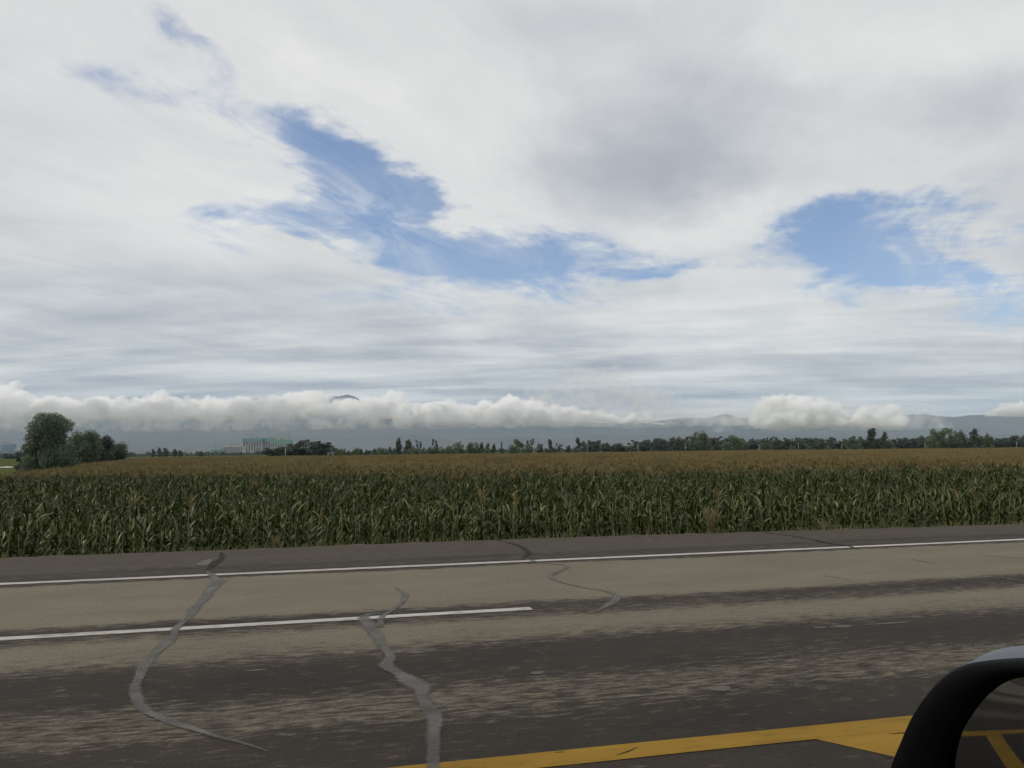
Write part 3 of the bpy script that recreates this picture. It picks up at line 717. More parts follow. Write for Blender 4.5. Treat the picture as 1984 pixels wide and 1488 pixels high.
# loose stones along the edge
mat('gravel', rough=0.95, build=leafy((0.07, 0.058, 0.045), (0.16, 0.14, 0.115)))
mb = MB()
for k in range(2200):
    x = wr.uniform(-13, 26); e_ = pave_edge(x); off = wr.gauss(0.10, 0.14)
    if off < -0.35 or off > 0.5: continue
    r_ = wr.uniform(.008, .028)*(1.0 if off > 0 else .6); z = (0.0 if off < 0 else -0.035-max(0, off-.2)*.7)
    a = wr.uniform(0, 6.28); c_, s_ = math.cos(a)*r_, math.sin(a)*r_
    vs_ = [(x+c_*1.4, e_+off+s_*1.4, z+r_*.3), (x-s_, e_+off+c_, z+r_*.2), (x-c_*1.2, e_+off-s_*1.2, z+r_*.35), (x+s_, e_+off-c_, z+r_*.25), (x, e_+off, z+r_*.8), (x, e_+off, z-r_*.4)]
    mb.add(vs_, [(0, 1, 4), (1, 2, 4), (2, 3, 4), (3, 0, 4), (1, 0, 5), (2, 1, 5), (3, 2, 5), (0, 3, 5)], wr.random())
tag(link('gravel', mb.mesh('gravel', 'gravel')), 'small loose stones scattered along the outer edge of the pavement', 'gravel', kind='stuff')

# ------------------------------------------------------------------ trees
def crown_mesh(name, clumps, nleaf, size, mname, seed, droop=0.0, shell=0.55):
    r = np.random.default_rng(seed); C = np.array([c[:3] for c in clumps]); Rr = np.array([c[3:6] for c in clumps]); vol = (Rr.prod(1))**0.7; idx = r.choice(len(C), nleaf, p=vol/vol.sum())
    d = r.normal(size=(nleaf, 3)); d /= np.linalg.norm(d, axis=1)[:, None]
    k = (shell+(1-shell)*r.random(nleaf))*(0.85+0.3*r.random(nleaf))
    pos = C[idx]+d*Rr[idx]*k[:, None]
    a = r.normal(size=(nleaf, 3)); a[:, 2] -= droop*2.5; a /= np.linalg.norm(a, axis=1)[:, None]
    b_ = np.cross(a, r.normal(size=(nleaf, 3))); b_ /= np.linalg.norm(b_, axis=1)[:, None]
    s = size*(0.6+0.8*r.random(nleaf)); la = (s*(1+1.2*droop))[:, None]*a; lb = (s*(0.55-0.2*droop))[:, None]*b_
    V = np.stack([pos-la, pos+lb*0.9, pos+la, pos-lb*0.9], 1).reshape(-1, 3)
    V[:, 2] = np.maximum(V[:, 2], 0.05)
    F_ = np.arange(nleaf*4).reshape(-1, 4)
    ct = r.random(len(C)); t = np.repeat((0.65*ct[idx]+0.35*r.random(nleaf))*0.62, 4)
    me = mesh_np(name, V, F_, [mname])
    if len(me.vertices) == len(t):
        at_ = me.attributes.new('tint', 'FLOAT', 'POINT'); at_.data.foreach_set('value', t.astype(np.float32))
    return me
def trunk_mesh(r, h, rad0, limbs, spread, lean=0.0, base=0.0):
    mb = MB(); top = (lean*h, 0, h)
    mb.tube([(0, 0, -0.1), (lean*h*.3, r.uniform(-.05, .05)*h*.3, h*.4), (lean*h*.7, 0, h*.75), top], [rad0*1.15, rad0*.8, rad0*.45, rad0*.15], 7, .3)
    for k in range(limbs):
        a = k*2.4+r.uniform(-.4, .4); z0 = h*r.uniform(.18, .7); o = spread*r.uniform(.5, 1); z1 = min(h*1.02, z0+h*r.uniform(.2, .4))
        x0 = lean*z0
        mb.tube([(x0, 0, z0), (x0+o*.5*math.cos(a), o*.5*math.sin(a), (z0+z1)/2+.1), (x0+o*math.cos(a), o*math.sin(a), z1)], [rad0*.4, rad0*.28, rad0*.1], 5, .3)
    return mb.mesh('trunk', 'bark', True)
def blobs(r, n, h, w, z0=0.0, profile=None, k=0.32):
    """clumps filling a crown of height h and half-width w above z0"""
    out = []
    for i in range(n):
        t = (i+r.random())/n; z = z0+(h-z0)*(0.06+0.88*t)
        pw = profile(t) if profile else math.sin(math.pi*min(1, .18+.78*t))**.7
        a = r.uniform(0, 6.28); ro = w*pw*(0.3+0.7*math.sqrt(r.random()))*0.80
        s = w*k*r.uniform(.7, 1.25)*(0.6+0.5*pw)
        out.append((ro*math.cos(a), ro*math.sin(a), z, s, s, s*r.uniform(.8, 1.2)))
    return out
tr = random.Random(41)
def place_tree(name, label, cat, p, crown, trunk, group=None, scale=(1, 1, 1), rz=0.0):
    t = thing(name, label, cat, p, rz, group); t.scale = scale
    if trunk: link('trunk', trunk, t)
    link('crown', crown, t)
    return t
# the three big trees on the left edge of the cornfield
def big(px, dep, ytop, wpx, n, nl, size, m, label, name, droop, prof=None, seed=1, k=.3):
    p = spot(px, dep, GZ); h = at(px, ytop, dep).z-GZ; w = wpx*dep/FPX/2
    cl = blobs(random.Random(seed), n, h, w, 0.0, prof, k)
    return place_tree(name, label, 'tree', p, crown_mesh('crown', cl, nl, size, m, seed, droop, 0.35), trunk_mesh(random.Random(seed), h*.85, .16*h/7, 9, w*.8))
big(91, 72, 800, 100, 95, 34000, 0.080, 'willow_leaf', 'tallest grey-green willow tree at the left end of the field', 'willow_tree', 0.6, lambda t: (0.86+0.16*math.sin(t*6)) if t < .82 else 1.0*math.sqrt(max(0.05, 1-((t-.82)/.19)**2))*.95, 3, .3)
big(52, 76, 860, 44, 26, 7000, 0.08, 'dark_leaf', 'low dark bush at the left foot of the tall willow', 'bush', 0.2, None, 8, .42)
big(158, 98, 836, 74, 55, 18000, 0.10, 'willow_leaf', 'middle-sized green tree just right of the tall willow', 'tree', 0.5, lambda t: .95 if t < .7 else math.sqrt(max(.05, 1-((t-.7)/.32)**2)), 5, .33)
big(188, 116, 840, 56, 45, 15000, 0.11, 'dark_leaf', 'darker tree between the middle green tree and the low round tree', 'tree', 0.25, lambda t: .95 if t < .6 else math.sqrt(max(.05, 1-((t-.6)/.42)**2)), 6, .34)
big(217, 150, 857, 52, 40, 13000, 0.13, 'dark_leaf', 'low round dark tree at the right end of the left tree group', 'tree', 0.1, lambda t: .9 if t < .6 else math.sqrt(max(.05, 1-((t-.6)/.45)**2)), 9, .36)
# shared shapes for the far trees, unit height about 10 m
SH = {}
def shape(key, n, w, prof, nl, size, m, droop, z0, trunk_h, seed, shell=.4, k=.34):
    r = random.Random(seed); SH[key] = (crown_mesh('crown', blobs(r, n, 10, w, z0, prof, k), nl, size, m, seed, droop, shell), trunk_mesh(r, trunk_h, .16, 8, w*.75))
for i in range(5):
    shape(('poplar', i), 24, 2.6+.3*(i % 3), lambda t: .55+.45*math.sin(math.pi*t), 2100, .26, 'poplar_leaf', .1, 2.0, 9.6, 100+i, k=.30)
for i in range(4):
    shape(('round', i), 26, 4.6, lambda t: .95 if t < .55 else math.sqrt(max(.05, 1-((t-.55)/.47)**2)), 3200, .30, 'shrub_leaf', .25, 0.0, 7.0, 200+i)
for i in range(3):
    shape(('dark', i), 20, 2.9, lambda t: .85 if t < .6 else (1.5-t)*.85, 2400, .26, 'dark_leaf', .05, 0.6, 9.0, 300+i, k=.36)
for i in range(3):
    def spiky(t): return .95 if t < .5 else (.75-.6*t)
    shape(('spiky', i), 34, 4.4, spiky, 3400, .26, 'dark_leaf' if i else 'poplar_leaf', .15, 0.0, 9.9, 400+i, k=.24)
for i in range(2):
    shape(('sparse', i), 15, 2.4, lambda t: .5+.5*t, 900, .26, 'poplar_leaf', .05, 3.0, 9.8, 500+i, k=.22)
def far_tree(kind, px, ytop, wpx, dep, label, name='tree', cat='tree', group=None, idx=None):
    opts = [k for k in SH if k[0] == kind]; key = opts[(idx if idx is not None else tr.randrange(99)) % len(opts)]
    p = spot(px, dep, GZ-.05); h = at(px, ytop, dep).z-p.z
    base_w = {'poplar': 5.8, 'round': 9.2, 'dark': 5.8, 'spiky': 8.6, 'sparse': 5.0}[kind]
    sxy = 1.2*max(.2, wpx*dep/FPX/base_w); h *= 1.04; return place_tree(name, label, cat, p, *SH[key], group=group, scale=(sxy, sxy, h/10), rz=tr.uniform(0, 6.28))
# (kind, px, top, width px, depth, label)
for a in [
    ('dark', 521, 868, 31, 340, 'dark rounded tree at the left end of the clump before the towers'),
    ('dark', 543, 866, 37, 345, 'dark tree behind the white post in front of the towers'),
    ('dark', 566, 860, 37, 350, 'dark tree left of the tallest one in the clump by the towers'),
    ('dark', 588, 853, 43, 355, 'tallest dark tree of the clump right of the towers'),
    ('dark', 611, 855, 43, 350, 'broad dark tree in the middle of the clump right of the towers'),
    ('dark', 632, 857, 37, 350, 'dark tree near the right end of the clump by the towers'),
    ('dark', 650, 868, 20, 340, 'small dark bush closing the clump on its right'),
    ('dark', 773, 848, 15, 260, 'tall dark narrow tree, left one of the pair left of centre'),
    ('dark', 790, 852, 18, 260, 'tall dark forked tree, right one of the pair left of centre'),
    ('sparse', 811, 854, 13, 270, 'thin dark tree standing just right of the dark pair'),
    ('sparse', 843, 851, 15, 275, 'thin open tree rising above the pale bushes left of centre'),
    ('sparse', 882, 858, 9, 300, 'small dark treetop left above the dense green bushes'),
    ('sparse', 891, 856, 12, 300, 'small forked treetop right above the dense green bushes'),
    ('dark', 933, 857, 12, 270, 'narrow dark tree right of the dense green bushes'),
    ('dark', 945, 859, 12, 280, 'short dark tree second to the right of the dense bushes'),
    ('dark', 957, 860, 10, 285, 'short dark tree third to the right of the dense bushes'),
    ('spiky', 972, 855, 8, 300, 'bare spindly tree at the centre of the horizon'),
    ('sparse', 1027, 851, 20, 255, 'dark open tree behind the round bush right of centre'),
    ('dark', 1046, 860, 15, 260, 'short dark tree left of the utility pole'),
    ('sparse', 1083, 859, 16, 265, 'ragged dark tree right of the utility pole'),
    ('dark', 1101, 863, 14, 300, 'low dark tree left of the lone pointed shrub'),
    ('round', 803, 866, 17, 245, 'pale bush at the foot of the dark pair of trees'),
    ('round', 819, 868, 14, 240, 'small pale bush second from the dark pair of trees'),
    ('round', 834, 867, 18, 240, 'pale bush under the thin open tree, left side'),
    ('round', 852, 866, 20, 240, 'pale bush under the thin open tree, right side'),
    ('round', 873, 864, 18, 240, 'green bush at the left of the dense row'),
    ('round', 889, 861, 24, 240, 'broad green bush in the middle of the dense row'),
    ('round', 919, 858, 26, 240, 'tallest green bush at the right of the dense row'),
    ('round', 943, 868, 14, 236, 'small pale bush right of the dense row'),
    ('round', 1000, 853, 29, 238, 'round green bush just right of centre'),
    ('round', 1022, 863, 20, 236, 'lower green bush touching the round one right of centre'),
    ('spiky', 1066, 852, 21, 238, 'pointed green bush left of the utility pole'),
    ('spiky', 1120, 848, 28, 226, 'lone pointed green shrub standing in front of the far trees'),
    ('sparse', 1318, 848, 34, 240, 'thin greyish open shrub left of the tall round shrub'),
    ('round', 1354, 838, 34, 226, 'tall dense round shrub at the field edge right of centre'),
    ('sparse', 1390, 847, 28, 250, 'open tree between the tall round shrub and the broad one'),
    ('round', 1420, 846, 38, 228, 'broad green shrub right of the tall round one'),
    ('round', 1442, 853, 20, 230, 'lower shrub attached to the right of the broad one'),
    ('round', 1482, 858, 22, 232, 'small leaning green shrub behind the right half of the field'),
    ('round', 1535, 864, 14, 228, 'low grey-green bush among the far poplars'),
    ('round', 1566, 862, 15, 226, 'small dark bush in front of the first tall spike'),
    ('round', 1604, 864, 13, 226, 'smallest bush in front of the second tall spike'),
    ('round', 1652, 850, 28, 230, 'rounded shrub at the left of the spiky tree group'),
    ('spiky', 1690, 831, 40, 230, 'tall spiky dark tree, highest of the group on the right'),
    ('spiky', 1714, 837, 28, 232, 'spiky tree leaning on the right of the highest one'),
    ('round', 1808, 834, 26, 228, 'tall rounded tree at the left of the far right pair'),
    ('round', 1838, 832, 42, 230, 'broad tall green tree in the middle of the far right group'),
    ('round', 1856, 836, 24, 232, 'narrow tree merging into the right of the broad one'),
    ('spiky', 1888, 831, 38, 230, 'spiky tree with a dark nest near the right edge'),
    ('round', 1911, 842, 24, 232, 'low leafy shrub ending the group near the right edge'),
    ]:
    nm = 'shrub' if ('shrub' in a[5] or 'bush' in a[5]) else 'tree'
    far_tree(*a, name=nm, cat=nm)
for px in list(range(664, 768, 9)):
    far_tree('round' if tr.random() < .6 else 'spiky', px+tr.uniform(-3, 3), tr.uniform(868, 875)-(2 if px > 735 else 0), tr.uniform(12, 20), tr.uniform(250, 300), 'low green bush in the broken hedge left of the dark pair of trees', 'shrub', 'shrub', 'low hedge bushes left of centre')
for px, yt, w in ((297, 870, 9), (308, 867, 9), (320, 868, 13), (338, 870, 11), (349, 872, 10), (243, 874, 12), (10, 878, 16), (24, 880, 16), (37, 879, 14), (390, 874, 10)):
    far_tree('dark', px, yt, w, 700, 'small dark distant tree on the left horizon', 'tree', 'tree', 'distant trees on the left horizon')
px = 1140.0
while px < 2040:
    for rowd, dy in ((400, 0), (440, 2)):
        yt = 851+dy+tr.uniform(-3, 4)-0.004*(px-1140)+(3 if px < 1250 else 0)
        if 1165 < px < 1215: yt += 6
        far_tree('poplar' if tr.random() < .8 else 'sparse', px+tr.uniform(-5, 5)+(rowd-400)*.15, yt, tr.uniform(18, 26), rowd+tr.uniform(-12, 12), 'poplar in the long even row behind the right half of the field', 'poplar_tree', 'tree', 'poplars in the long row beyond the field')
    px += 14.5
# far woods that read as one mass
def belt(name, label, px0, px1, dep, ytop, seed, m='poplar_leaf', step=5, jit=3):
    cl = []; r = random.Random(seed); x = px0
    while x < px1:
        y_ = ytop(x)+r.uniform(-jit, jit); d_ = dep+r.uniform(-.04, .04)*dep; p = spot(x, d_, GZ); h = max(1.5, at(x, y_, d_).z-GZ); w = step*d_/FPX*1.1
        cl.append((p.x, p.y, h*.5, w, w, h*.5)); x += step*r.uniform(.6, 1.4)
    C = len(cl); me = crown_mesh(name, [(a, b_, c, d, e, f) for (a, b_, c, d, e, f) in cl], C*110, .0011*dep, m, seed, .1, .3)
    tag(link(name, me, None, (0, 0, GZ)), label, 'trees', kind='stuff')
belt('distant_wood', 'far strip of trees along the whole horizon behind everything else', -150, 2150, 1100, lambda x: 874-0.0085*(x-700), 77)
belt('distant_hedge', 'dim low hedge behind the poplar row on the right', 1130, 2080, 480, lambda x: 862-0.006*(x-1130), 78, step=7, jit=2)

# ------------------------------------------------------------------ posts and poles
def pole(px, ytop, dep, r, m, label, name='post', arms=0, ybase=None):
    p = spot(px, dep, GZ); h = at(px, ytop, dep).z-GZ; t = thing(name, label, 'pole', p, math.atan2(R0.y, R0.x))
    mb = MB(); mb.tube([(0, 0, -.2), (0, 0, h*.6), (0, 0, h)], [r, r*.85, r*.7], 8, 0); link('shaft', mb.mesh('shaft', m, True), t)
    for k in range(arms):
        mb = MB(); mb.box((0, 0, h-0.5-k*1.1), (2.2-.3*k, .14, .14)); arm_ = link('crossarm', mb.mesh('crossarm', m), t)
        for s in (-.9, 0.0, .9):
            if s == 0.0: continue
            mb = MB(); mb.tube([(s*(1-.14*k), 0, h-.43-k*1.1), (s*(1-.14*k), 0, h-.12-k*1.1)], [.07, .05], 6); link('insulator', mb.mesh('insulator', m), arm_)
    return t
pole(553, 868, 300, .17, 'white_post', 'white post standing in front of the dark clump below the towers')
pole(236, 877, 230, .10, 'white_post', 'thin white post right of the low round tree')
pole(690, 874, 300, .12, 'white_post', 'short white post in the low hedge')
pole(401, 876, 420, .14, 'white_post', 'thin white post left of the unfinished low buildings')
pole(1076, 844, 300, .14, 'grey_post', 'tall utility pole with crossarms right of centre', 'utility_pole', 3)
for px, yt, lab in ((1034, 861, 'white post before the dark open tree'), (1138, 860, 'white post right of the lone pointed shrub'), (1236, 861, 'white post at the start of the poplar row'), (1328, 861, 'white post left of the tall round shrub'),
                    (1400, 862, 'white post just left of the broad green shrub'), (1471, 861, 'white post left of the small leaning shrub'), (1494, 864, 'white post right of the small leaning shrub'), (1547, 859, 'white post left of the first tall spike'),
                    (1631, 861, 'white post left of the spiky tree group'), (1792, 858, 'white post left of the far right tree group'), (1970, 856, 'white post nearest the right edge')):
    pole(px, yt, 330, .13, 'white_post', lab)
pole(1564, 840, 520, .22, 'grey_post', 'tall thin mast above the poplars, shorter of two', 'mast')
pole(1602, 835, 560, .16, 'grey_post', 'tall thin mast above the poplars, taller of two', 'mast')
pole(270, 864, 900, .3, 'grey_post', 'left one of two thin pylons on the left horizon', 'pylon', 1)
pole(276, 861, 900, .3, 'grey_post', 'right one of two thin pylons on the left horizon', 'pylon', 1)
pole(358, 854, 800, .3, 'grey_post', 'tall antenna mast left of the unfinished buildings', 'mast', 1)
# white sheet left on the grass at the far left
vs, fs = [], []
c = spot(8, 205, GZ)
NX = 24
for i in range(NX+1):
    s = i/NX*2-1; h = .10+.22*abs(mnoise.noise((s*2.2, 0, 3)))
    for (o, k) in ((-.9, .01), (-.35, .8), (.2, 1.0), (.9, .01)):
        q = c+R0*(s*3.4)+F0*(o+.6*mnoise.noise((s*1.5, 5, 0))); vs.append((q.x, q.y, GZ+.02+h*k*(1-.6*s*s)))
for i in range(NX): fs += [(i*4+j, i*4+4+j, i*4+5+j, i*4+1+j) for j in range(3)]
mat('plastic_sheet', (0.72, 0.72, 0.69), .5)
tag(link('plastic_sheet', mesh_np('plastic_sheet', vs, fs, ['plastic_sheet'], smooth=True)), 'long crumpled white sheet lying on the grass at the far left', 'sheet')

# ------------------------------------------------------------------ far buildings
mat('concrete', (0.44, 0.425, 0.40), .9); mat('dark_opening', (0.05, 0.05, 0.055), .6); mat('scaffold_net', (0.08, 0.25, 0.26), .8); mat('scaffold_net_green', (0.12, 0.30, 0.25), .8)
mat('facade_blue', (0.13, 0.21, 0.31), .4); mat('facade_pale', (0.60, 0.60, 0.58), .8); mat('brick_fill', (0.30, 0.21, 0.17), .9); mat('crane_paint', (0.30, 0.26, 0.22), .6)
FACE = math.atan2(R0.y, R0.x)              # buildings stand square to the view
def tower(px0, px1, ytop, dep, floors, bays, net, netmat, label, depth=18, cap=True):
    w = (px1-px0)*dep/FPX; mid = (px0+px1)/2; p = spot(mid, dep, GZ); h = at(mid, ytop, dep).z-GZ
    t = thing('apartment_tower', label, 'building', p, FACE, 'unfinished apartment towers')
    mb = MB(); mb.box((0, 0, h/2), (w, depth, h)); link('wall', mb.mesh('wall', 'concrete'), t)
    fh = h/floors; win = MB(); pil = MB(); slab = MB(); fill = MB()
    for b_ in range(bays+1):
        x = -w/2+w*b_/bays; pil.box((x, -depth/2-.5, h*.5), (w/bays*.26, 1.0, h))
    for f in range(floors):
        slab.box((0, -depth/2-.45, f*fh+fh), (w, .7, fh*.16))
        for b_ in range(bays):
            x = -w/2+w*(b_+.5)/bays
            (fill if (b_*7+f*3) % 5 == 0 else win).box((x, -depth/2-.06, f*fh+fh*.52), (w/bays*.7, .4, fh*.72))
    for nm, m_, mm in (('window', win, 'dark_opening'), ('infill', fill, 'brick_fill'), ('pillar', pil, 'concrete'), ('floor_edge', slab, 'concrete')):
        tag(link(nm, m_.mesh(nm, mm), t), kind='stuff')
    if net:
        mb = MB(); hn = h*net; mb.box((0, 0, h-hn/2+1.5), (w+3, depth+3, hn)); link('scaffold_net', mb.mesh('scaffold_net', netmat), t)
        mb = MB(); nn = int(bays*1.5)
        for k in range(nn+1): mb.box((-w/2-1.5+(w+3)*k/nn, -depth/2-1.8, h-hn/2+1.5), (.5, .3, hn))
        for k in range(4): mb.box((0, -depth/2-1.85, h-hn+1.5+hn*k/3.2), (w+3, .25, .5))
        tag(link('scaffold', mb.mesh('scaffold', 'concrete'), t), kind='stuff')
    if cap:
        for s in (-.22, .22):
            mb = MB(); mb.box((s*w, 0, h+4.0), (w*.16, depth*.5, 5)); mb.box((s*w, 0, h+6.9), (w*.2, depth*.6, .8)); link('roof_house', mb.mesh('roof_house', 'concrete'), t)
    return t
tower(472, 508, 850, 2400, 12, 7, .26, 'scaffold_net', 'left of the unfinished towers, its top wrapped in teal netting')
tower(510, 546, 849, 2420, 12, 7, .26, 'scaffold_net_green', 'middle unfinished tower with paler green netting at the top')
tower(529, 564, 853, 2360, 11, 7, .34, 'scaffold_net_green', 'right unfinished tower, lower, with green netting')
tower(431, 472, 866, 2300, 6, 9, 0, None, 'low unfinished concrete block left of the netted towers', cap=True)
tower(412, 436, 871, 2250, 7, 8, .5, 'scaffold_net', 'lowest unfinished block at the left, half wrapped in netting', cap=False)
tower(404, 420, 875, 2200, 5, 5, .8, 'scaffold_net', 'small block wrapped in netting at the left end of the building site', cap=False)
tower(480, 508, 876, 2100, 4, 6, .9, 'scaffold_net_green', 'low block wrapped in green netting in front of the towers', cap=False)
def crane(px, ytop, dep, side, label, jib=34):
    p = spot(px, dep, GZ); h = at(px, ytop, dep).z-GZ; t = thing('tower_crane', label, 'crane', p, FACE, 'tower cranes over the building site')
    mb = MB()
    for (i, j) in ((-1, -1), (1, -1), (1, 1), (-1, 1)): mb.box((i*.8, j*.8, h/2), (.4, .4, h))
    for k in range(int(h/3)): mb.box((0, -.8, k*3+1.5), (2.0, .25, .25)); mb.box((.8, 0, k*3+1.5), (.25, 2.0, .25))
    link('mast', mb.mesh('mast', 'crane_paint'), t)
    mb = MB(); mb.box((side*jib*.5, 0, h), (jib, .7, .5)); mb.box((side*jib*.45, 0, h+1.4), (jib*.9, .5, .4))
    for k in range(12): mb.box((side*jib*(k+.5)/12, 0, h+.7), (.3, .3, 1.4))
    link('jib', mb.mesh('jib', 'crane_paint'), t)
    mb = MB(); mb.box((-side*6, 0, h), (12, .7, .5)); mb.box((-side*11, 0, h-1.2), (3, 2, 2.4)); link('counter_jib', mb.mesh('counter_jib', 'crane_paint'), t)
    mb = MB(); mb.box((0, 0, h+3), (.7, .7, 6)); mb.box((side*1.2, -1, h-1.2), (1.6, 1.6, 1.8)); link('cab', mb.mesh('cab', 'crane_paint'), t)
for a in ((488, 843, 2450, -1, 'crane rising above the left netted tower'), (534, 843, 2480, 1, 'crane rising above the middle netted tower'), (558, 842, 2500, -1, 'crane with a long arm right of the towers'), (417, 864, 2500, -1, 'crane left of the low unfinished block'), (444, 861, 2500, 1, 'crane above the low unfinished block')): crane(*a)
# office block at the far left edge
p = spot(16, 1500, GZ); t = thing('office_building', 'pale far building with a blue glass front at the left edge', 'building', p, FACE)
h1 = at(16, 861, 1500).z-GZ; h2 = at(16, 872, 1500).z-GZ
mb = MB(); mb.box((0, 0, h1/2), (19, 18, h1)); link('glass_front', mb.mesh('glass_front', 'facade_blue'), t)
mb = MB(); mb.box((-34, 3, h2/2), (49, 18, h2)); mb.box((20, 4, h2*.57), (21, 18, h2*1.14)); link('wing', mb.mesh('wing', 'facade_pale'), t)
for f in range(5):
    mb = MB(); mb.box((-34, -6.1, h2*(.15+.18*f)), (47, .4, 1.6)); mb.box((20, -5.1, h2*(.17+.2*f)), (18, .4, 1.7)); link('window_band', mb.mesh('window_band', 'facade_blue'), t)
for f in range(7):
    mb = MB(); mb.box((0, -9.1, h1*(f+.5)/7), (19.2, .4, .5)); link('mullion', mb.mesh('mullion', 'facade_pale'), t)
mb = MB()
for k in range(9): mb.box((-9+k*2.25, -6, h1+1.5), (.4, .4, 3))
mb.box((0, -6, h1+3.2), (19, .5, 1.6)); link('roof_sign_frame', mb.mesh('roof_sign_frame', 'grey_post'), t)
p = spot(367, 1300, GZ); t = thing('low_building', 'small pale flat-roofed building on the left horizon', 'building', p, FACE)
h1 = at(367, 872, 1300).z-GZ
mb = MB(); mb.box((0, 0, h1/2), (15, 10, h1)); link('wall', mb.mesh('wall', 'facade_pale'), t)
mb = MB(); mb.box((0, 0, h1+.3), (16.5, 11.5, .6)); link('roof', mb.mesh('roof', 'concrete'), t)
for k in range(4):
    mb = MB(); mb.box((-5.4+3.6*k, -5.1, h1*.6), (1.8, .3, 1.8)); link('window', mb.mesh('window', 'dark_opening'), t)
# small white roadside structure by the dark clump
p = spot(641, 300, GZ); t = thing('white_hut', 'small white hut with a dark opening right of the dark clump', 'hut', p, FACE)
mb = MB(); mb.box((-.75, 0, 1.3), (.5, 1.6, 2.6)); mb.box((.75, 0, 1.3), (.5, 1.6, 2.6)); mb.box((0, .5, 1.2), (1.0, .5, 2.4)); link('wall', mb.mesh('wall', 'white_post'), t)
mb = MB(); mb.box((0, 0, 2.75), (2.6, 2.0, .3)); link('roof', mb.mesh('roof', 'white_post'), t)
mb = MB(); mb.box((0, .2, 1.1), (.95, .1, 2.0)); link('opening', mb.mesh('opening', 'dark_opening'), t)

# ------------------------------------------------------------------ wing mirror of the car the picture is taken from
mat('black_plastic', (0.0022, 0.0022, 0.0025), .6, spec=.05); mat('mirror_glass', (0.27, 0.28, 0.28), .03, metal=1.0)
mat('silver_paint', (0.10, 0.112, 0.13), .5, metal=.0, spec=.2)
MN = Vector((-1.0, -0.12, 0.0)).normalized(); MC = EYE+ray(2000, 1420)*0.80
mx = ZUP.cross(MN).normalized(); my = MN.cross(mx).normalized()     # mx points towards the car side (picture right), my up
if mx.dot(RT) < 0: mx = -mx
def on_mirror(px, py):
    d = ray(px, py); t = (MC-EYE).dot(MN)/d.dot(MN); q = EYE+d*t-MC; return (q.dot(mx), q.dot(my))
outer_px = [(1702, 1560), (1722, 1488), (1741, 1440), (1760, 1396), (1781, 1362), (1809, 1327), (1837, 1303), (1875, 1287), (1925, 1281), (1984, 1279), (2080, 1281), (2180, 1288), (2250, 1305), (2290, 1345), (2300, 1430), (2290, 1540), (2255, 1640), (2180, 1690), (2050, 1712), (1900, 1716), (1780, 1706), (1718, 1665), (1698, 1610)]
inner_px = [(1808, 1545), (1826, 1488), (1840, 1450), (1857, 1417), (1880, 1386), (1901, 1358), (1927, 1332), (1950, 1319), (1979, 1313), (2030, 1312), (2090, 1314), (2160, 1320), (2205, 1335), (2232, 1370), (2240, 1440), (2230, 1530), (2205, 1600), (2150, 1640), (2050, 1656), (1930, 1656), (1850, 1646), (1808, 1620), (1800, 1580)]
def loop(pxs, n=72):
    pts = [on_mirror(p[0]-11, p[1]) for p in pxs]; m = len(pts); out = []
    for i in range(m):
        a, b_, c, d = [Vector((*pts[(i+k) % m], 0)) for k in (-1, 0, 1, 2)]
        for k in range(8):
            t = k/8; out.append(0.5*((2*b_)+(c-a)*t+(2*a-5*b_+4*c-d)*t*t+(3*b_-a-3*c+d)*t**3))
    ctr = Vector((*on_mirror(2010, 1500), 0)); res = []
    angs = sorted((math.atan2((q-ctr).y, (q-ctr).x), (q-ctr).length) for q in out)
    A = [a for a, _ in angs]; Rr_ = [r_ for _, r_ in angs]
    for k in range(n):
        th = -math.pi+2*math.pi*k/n; rr_ = float(np.interp(th, [A[-1]-2*math.pi]+A+[A[0]+2*math.pi], [Rr_[-1]]+Rr_+[Rr_[0]])); res.append((ctr.x+rr_*math.cos(th), ctr.y+rr_*math.sin(th)))
    return res, ctr
LO, CT = loop(outer_px); LI, _ = loop(inner_px); N = len(LO)
def lift(pt, depth): return MC+mx*pt[0]+my*pt[1]-MN*depth
def mixl(a, b_, t): return [(p[0]*(1-t)+q[0]*t, p[1]*(1-t)+q[1]*t) for p, q in zip(a, b_)]
def scl(l, k): return [(CT.x+(p[0]-CT.x)*k, CT.y+(p[1]-CT.y)*k) for p in l]
def loft(loops, cap_last=False):
    vs = [lift(p, d_)-MC for (l, d_) in loops for p in l]; fs = []
    for i in range(len(loops)-1): fs += [(i*N+k, i*N+(k+1) % N, (i+1)*N+(k+1) % N, (i+1)*N+k) for k in range(N)]
    if cap_last: fs.append(tuple((len(loops)-1)*N+k for k in range(N)))
    return vs, fs
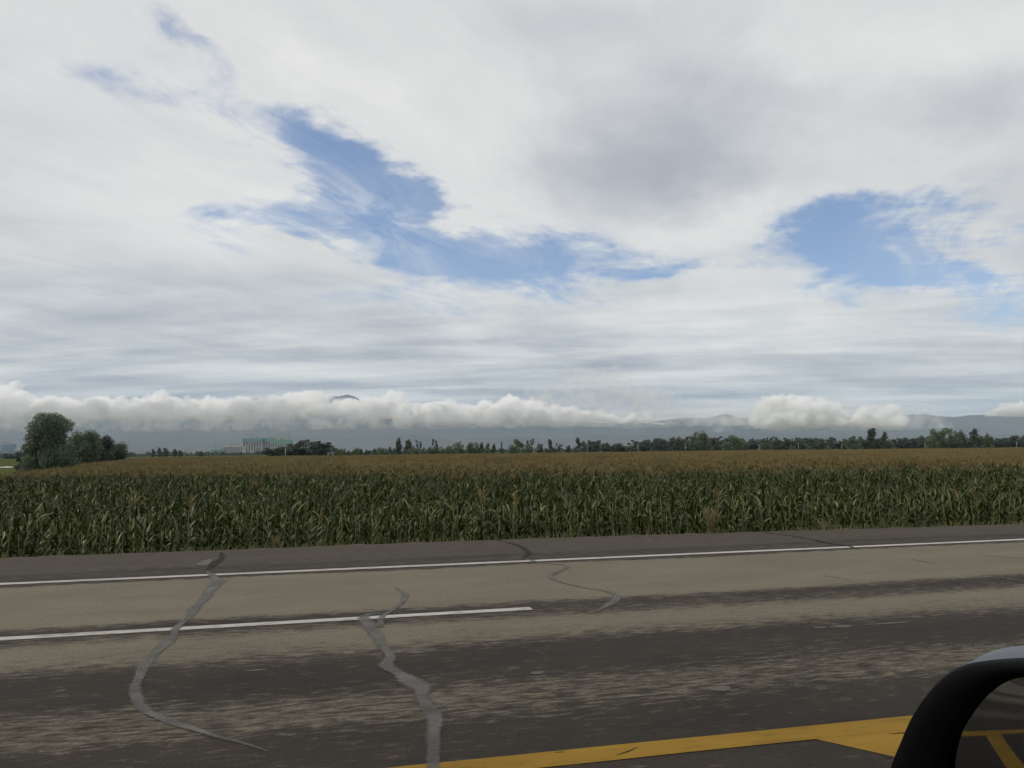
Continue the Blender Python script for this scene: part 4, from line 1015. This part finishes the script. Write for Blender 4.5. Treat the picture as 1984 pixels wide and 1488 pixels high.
wm = thing('wing_mirror', 'black rimmed car wing mirror with silver shell in the bottom right corner', 'wing mirror', MC)
v_, f_ = loft([(LI, .012), (LI, .004), (mixl(LI, LO, .12), -.002), (mixl(LI, LO, .5), -.005), (mixl(LI, LO, .85), .0), (LO, .010), (LO, .022), (scl(LO, .985), .024)]); link('rim', mesh_np('rim', v_, f_, ['black_plastic'], smooth=True), wm)
def up(l, k): return [(p[0], p[1]+k) for p in l]
v_, f_ = loft([(scl(LO, .985), .0235), (up(scl(LO, 1.0), .004), .028), (up(scl(LO, 1.0), .009), .045), (up(scl(LO, .965), .010), .068), (scl(LO, .87), .090), (scl(LO, .68), .106), (scl(LO, .35), .114)], True); link('shell', mesh_np('shell', v_, f_, ['silver_paint'], smooth=True), wm)
CURV = 0.55                                  # the glass is slightly convex
def sag(l, base): return [lift(p, base+((p[0]-CT.x)**2+(p[1]-CT.y)**2)/(2*CURV))-MC for p in l]
gv, gf = [], []
ks = [1.012, .9, .78, .66, .54, .42, .3, .18, .06]
for k in ks: gv += sag(scl(LI, k), .002)
for i in range(len(ks)-1): gf += [(i*N+k, i*N+(k+1) % N, (i+1)*N+(k+1) % N, (i+1)*N+k) for k in range(N)]
gf.append(tuple((len(ks)-1)*N+k for k in range(N)))
link('glass', mesh_np('glass', gv, gf, ['mirror_glass'], smooth=True), wm)
mb = MB(); a = lift((CT.x+.10, CT.y-.05), .05)-MC
mb.tube([a, a+mx*.06-my*.02, a+mx*.13-my*.05-MN*.02, a+mx*.17-my*.06-MN*.02], [.035, .030, .030, .034], 12, 0); link('arm', mb.mesh('arm', 'black_plastic', True), wm)

# dark scuffs on the yellow line
for pts, w_ in (([(1192, 1465), (1215, 1458), (1236, 1449)], [.004, .018, .004]), ([(1072, 1460), (1085, 1459), (1096, 1459)], [.003, .012, .003]), ([(1722, 1423), (1740, 1422), (1765, 1420)], [.004, .02, .02]), ([(1712, 1467), (1735, 1470), (1770, 1468)], [.006, .03, .02])):
    ribbon('tyre_scuff', pts, w_, 'dark_joint', z=0.0062)
